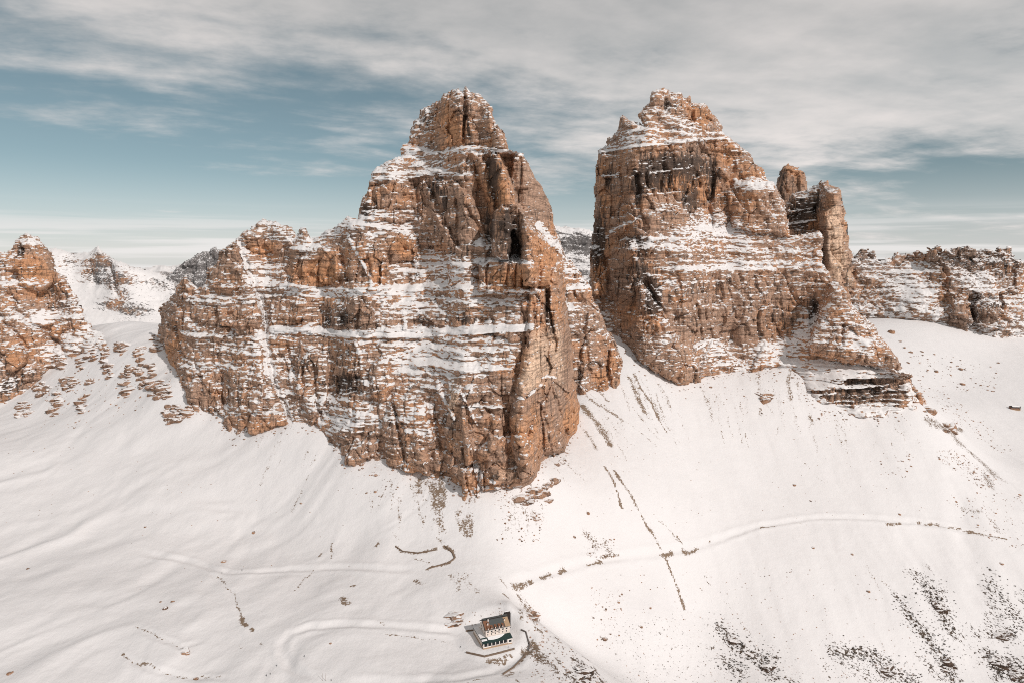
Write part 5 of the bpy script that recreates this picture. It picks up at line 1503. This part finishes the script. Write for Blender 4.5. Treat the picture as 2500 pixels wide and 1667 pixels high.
# ground floor with glazed veranda
box("base", -0.15, 24.15, -0.15, 25, -2.0, 0.9, M_STONEWALL, hut)
box("wall", 0, 24, 0.05, 24.8, 0.9, 3.9, M_PLASTER, hut)
box("veranda_sill", -0.05, 24.05, -0.12, 0.2, 0.9, 1.55, M_TRIM, hut)
for k in range(6):
    x = 0.9 + k * 3.25
    wn = box("window", x, x + 2.95, -0.03, 0.12, 1.6, 3.6, M_GLASS, hut)
    for q in range(2):
        box("pane", x + 0.06 + q * 1.45, x + 1.42 + q * 1.45, -0.06, -0.035, 1.68, 3.52, M_GLASS, wn)
for k in range(8):
    x = 0.25 + k * 3.25 - (0 if k else 0.2)
    if x < 21:
        box("post", x, x + 0.5, -0.16, 0.10, 1.55, 3.75, M_TRIM, hut)
bay = box("bay", 20.4, 24.2, -0.6, 0.0, 0.9, 3.9, M_TRIM, hut)
window(21.0, 23.7, 1.5, 3.5, -0.62, bay, 2, 0.25)
# side windows of the veranda
box("side_window", -0.06, 0.1, 1.0, 3.6, 1.6, 3.2, M_GLASS, hut)
prism("veranda_roof", [(-0.4, 3.78), (-0.4, 4.0), (5.6, 5.2), (5.6, 4.9)], -0.4, 24.6, M_GREEN, hut)
bm = bmesh.new()
row = []
for k in range(17):
    s = k / 16
    x = 5.0 + s * 14.5
    y0 = 2.0 + 3.0 * (abs(s - 0.35) / 0.65) ** 2.2
    y1 = 5.3
    y0 = min(y0, y1 - 0.1)
    zf = lambda y: 4.02 + (y + 0.4) * 0.2
    row.append((bm.verts.new((x, y0, zf(y0) + 0.02)), bm.verts.new((x, y0 + 0.15, zf(y0) + 0.25)), bm.verts.new((x, y1, zf(y1) + 0.3))))
for a, b in zip(row[:-1], row[1:]):
    bm.faces.new((a[0], b[0], b[1], a[1])); bm.faces.new((a[1], b[1], b[2], a[2]))
mesh_obj("roof_snow", bm, M_SNOW, hut)
# flat roofed side wing buried in snow
prism("wing_roof", [(0.5, 4.3), (0.5, 4.55), (25.2, 4.35), (25.2, 4.0)], -0.5, 4.1, M_GREEN, hut)
prism("wing_snow", [(2.2, 4.54), (2.6, 4.95), (24.6, 4.75), (24.9, 4.37)], -0.3, 4.05, M_SNOW, hut)
# tall main block
main = box("main_wall", 4.1, 24.3, 5.6, 20.0, 3.0, 9.9, M_PLASTER, hut)
prism("gable_wall", [(5.6, 9.9), (20.0, 9.9), (14.0, 13.2)], 4.12, 24.28, M_PLASTER, hut)
for k in range(6):
    x = 5.2 + k * 3.15
    window(x, x + 1.0, 6.2, 7.6, 5.6, main, 1)
    window(x - 0.15, x + 1.45, 8.1, 9.4, 5.6, main, 2)
for k in (1, 2):
    box("sign_board", 4.6 + k * 4.2, 7.9 + k * 4.2, 5.42, 5.56, 7.78, 7.98, M_DARK, main)
for y in (9.0, 12.5, 16.0):
    for z in (6.0, 8.2):
        box("side_window", 4.02, 4.08, y, y + 0.9, z, z + 1.2, M_GLASS, main)
roof = prism("roof", [(5.0, 9.75), (5.0, 10.05), (13.6, 14.15), (14.4, 13.5), (13.6, 13.7)], 3.5, 24.9, M_SLATE, hut)
prism("roof_back", [(13.5, 14.3), (13.5, 14.55), (20.8, 10.4), (20.8, 10.1)], 3.4, 25.0, M_SLATE, hut)
box("ridge_strip", 3.4, 25.0, 12.9, 14.6, 14.32, 14.62, M_SLATE, hut)
box("ridge_shadow_strip", 3.6, 24.8, 12.7, 13.3, 13.9, 14.3, M_DARK, hut)  # solid dark strip standing in for the shadow line under the ridge
prism("brown_roof_panel", [(5.4, 10.26), (5.4, 10.34), (12.4, 13.68), (12.4, 13.6)], 3.7, 8.4, M_RUST, hut)
prism("tan_roof_panel", [(5.2, 10.16), (5.2, 10.26), (12.4, 13.7), (12.4, 13.6)], 20.6, 24.7, M_STONEWALL, hut)
for k in range(5):
    x = 5.4 + k * 3.1
    d_ = prism("dormer", [(5.3, 10.1), (5.3, 11.5), (8.6, 11.9), (8.6, 11.2)], x, x + 1.9, M_RUST, hut)
    for q in (0.25, 1.05):
        box("pane", x + q, x + q + 0.6, 5.24, 5.29, 10.45, 11.3, M_TRIM if q < 1 else M_GLASS, d_)
box("gutter", 3.5, 24.9, 4.85, 5.02, 9.72, 9.95, M_TRIM, hut)
# gable trim, chimneys, rear shed
prism("verge_board", [(4.8, 9.6), (4.8, 10.0), (13.6, 14.2), (14.2, 14.2), (20.8, 10.4), (20.8, 10.0), (14.0, 13.7), (13.8, 13.7)], 3.2, 3.48, M_DARK, hut)
for x, y in ((7.6, 11.4), (6.4, 8.6), (20.9, 9.8)):
    c = box("chimney", x, x + 0.8, y, y + 0.8, 11.0, 14.9 if y > 10 else 13.4, M_TRIM, hut)
    box("chimney_cap", x - 0.1, x + 0.9, y - 0.1, y + 0.9, (14.9 if y > 10 else 13.4) + 0.002, (15.1 if y > 10 else 13.6), M_DARK, c)
prism("rear_shed", [(16.0, 3.0), (16.0, 13.8), (18.0, 14.4), (23.5, 9.0), (23.5, 3.0)], 24.4, 29.0, M_DARK, hut)
prism("shed_snow", [(17.8, 14.45), (18.0, 14.8), (23.6, 9.4), (23.5, 9.06)], 24.6, 28.8, M_SNOW, hut)
# red brown name lettering along the veranda sill
fc = bpy.data.curves.new("lettering", 'FONT')
fc.body = "RIFUGIO AURONZO"
fc.size = 1.25
fc.extrude = 0.03
fc.space_character = 1.15
fc.materials.append(M_RUST)
ft = link(bpy.data.objects.new("lettering_outline", fc))
fm = bpy.data.meshes.new_from_object(ft.evaluated_get(bpy.context.evaluated_depsgraph_get()))
bpy.data.objects.remove(ft)
fo = link(bpy.data.objects.new("lettering", fm))
fo.parent = hut
fo.rotation_euler = (math.pi / 2, 0, 0)
fo.location = (6.6, -0.2, 0.72)

# ------------------------------------------------------------------ small hut in the snow bowl
X, Y, Z = hit(2477, 999)
sh = link(bpy.data.objects.new("timber_hut", None))
sh.location = (X, Y, Z + CAMZ)
sh.rotation_euler = (0, 0, math.radians(-8))
tag(sh, "small red brown timber hut alone in the snow bowl", "hut")
box("base", -10.2, 10.2, -4.2, 4.2, -1.0, 1.2, M_STONEWALL, sh)
box("wall", -10, 10, -4, 4, 1.2, 5.5, M_RUST, sh)
prism("gable_wall", [(-4, 5.5), (4, 5.5), (0, 8.2)], -9.9, 9.9, M_RUST, sh)
prism("roof", [(-4.9, 5.0), (-4.9, 5.3), (0, 8.7), (4.9, 5.3), (4.9, 5.0), (0, 8.35)], -10.8, 10.8, M_DARK, sh)
prism("roof_snow", [(-3.2, 6.5), (-3.2, 6.8), (0, 9.1), (4.7, 5.9), (4.7, 5.5), (0, 8.75)], -6.5, 9.5, M_SNOW, sh)
for k in range(5):
    x = -8 + k * 3.6
    window(x, x + 1.6, 2.4, 4.2, -4.0, sh, 2)
box("door", -0.9 + 8.9, 0.3 + 8.9, -4.08, -3.98, 1.2, 3.4, M_DARK, sh)

# ------------------------------------------------------------------ walkers and poles
M_COAT = flat_mat("dark_coat", (0.03, 0.033, 0.04), 0.85)


def person_mesh():
    me = bpy.data.meshes.new("person")
    V = [(0, 0, 0.95), (0, 0, 1.2), (0, 0, 1.42), (0, 0, 1.53), (0, 0.01, 1.66), (0, 0.01, 1.76), (0.2, 0, 1.4), (0.26, 0.03, 1.13), (0.25, -0.08, 0.88), (-0.2, 0, 1.4), (-0.26, 0.02, 1.13), (-0.25, -0.10, 0.9),
         (0.1, 0, 0.9), (0.12, -0.06, 0.5), (0.12, 0.02, 0.08), (0.12, -0.14, 0.04), (-0.1, 0, 0.9), (-0.12, 0.08, 0.5), (-0.12, 0.16, 0.1), (-0.12, 0.02, 0.04)]
    E = [(0, 1), (1, 2), (2, 3), (3, 4), (4, 5), (2, 6), (6, 7), (7, 8), (2, 9), (9, 10), (10, 11), (0, 12), (12, 13), (13, 14), (14, 15), (0, 16), (16, 17), (17, 18), (18, 19)]
    R = [.16, .17, .17, .07, .11, .09, .08, .065, .05, .08, .065, .05, .1, .075, .055, .05, .1, .075, .055, .05]
    me.from_pydata(V, E, [])
    o = bpy.data.objects.new("person", me)
    link(o)
    md = o.modifiers.new("skin", 'SKIN')
    for i, r_ in enumerate(R):
        me.skin_vertices[0].data[i].radius = (r_, r_ * 0.85)
    me.skin_vertices[0].data[0].use_root = True
    s_ = o.modifiers.new("sub", 'SUBSURF'); s_.levels = 1; s_.render_levels = 1
    dg = bpy.context.evaluated_depsgraph_get()
    ev = o.evaluated_get(dg)
    out = bpy.data.meshes.new_from_object(ev)
    bpy.data.objects.remove(o)
    out.name = "person"
    out.materials.clear()
    out.materials.append(M_COAT)
    return out


PM = person_mesh()
for k, (u, v, rot_, lb) in enumerate([
 (1124,1580,0.4,"dark clad walker upright on the snow in front of the refuge's snowy wing"), (1241,1581,2.0,"dark clad person standing on the refuge terrace by the bay window"),
 (676,1626,1.0,"dark clad walker at the outer bend of the hairpin road"), (660,1646,2.6,"dark clad walker of the pair at the bottom, beside the thin track"),
 (651,1650,0.2,"second dark clad walker of the pair at the bottom, further out"), (743,1603,3.0,"dark clad walker inside the hairpin of the refuge road"),
 (809,1661,5.0,"dark clad walker beside the two thin poles"), (542,1399,1.2,"dark clad walker where the upper track bends down"), (591,1392,4.0,"dark clad walker on the level part of the upper track"),
]):
    X, Y, Z = hit(u, v)
    o = bpy.data.objects.new("person", PM)
    o.location = (X, Y, Z + CAMZ - 0.03)
    o.rotation_euler = (0, 0, rot_)
    o.scale = (1.15, 1.15, 1.0 + 0.03 * (k % 3))
    link(o)
    tag(o, lb, "person", "walkers round the refuge")
for u, lb in ((788, "thin snow pole, the outer of two at the bottom road"), (795, "thin snow pole, the one nearer the refuge at the bottom road")):
    X, Y, Z = hit(u, 1661)
    bm = bmesh.new()
    bmesh.ops.create_cone(bm, cap_ends=True, segments=8, radius1=0.12, radius2=0.09, depth=6.5)
    for vv in bm.verts:
        vv.co.z += 3.0
    o = mesh_obj("snow_pole", bm, flat_mat("pole_paint", (0.35, 0.3, 0.27)), None, (X, Y, Z + CAMZ))
    tag(o, lb, "pole", "snow poles")
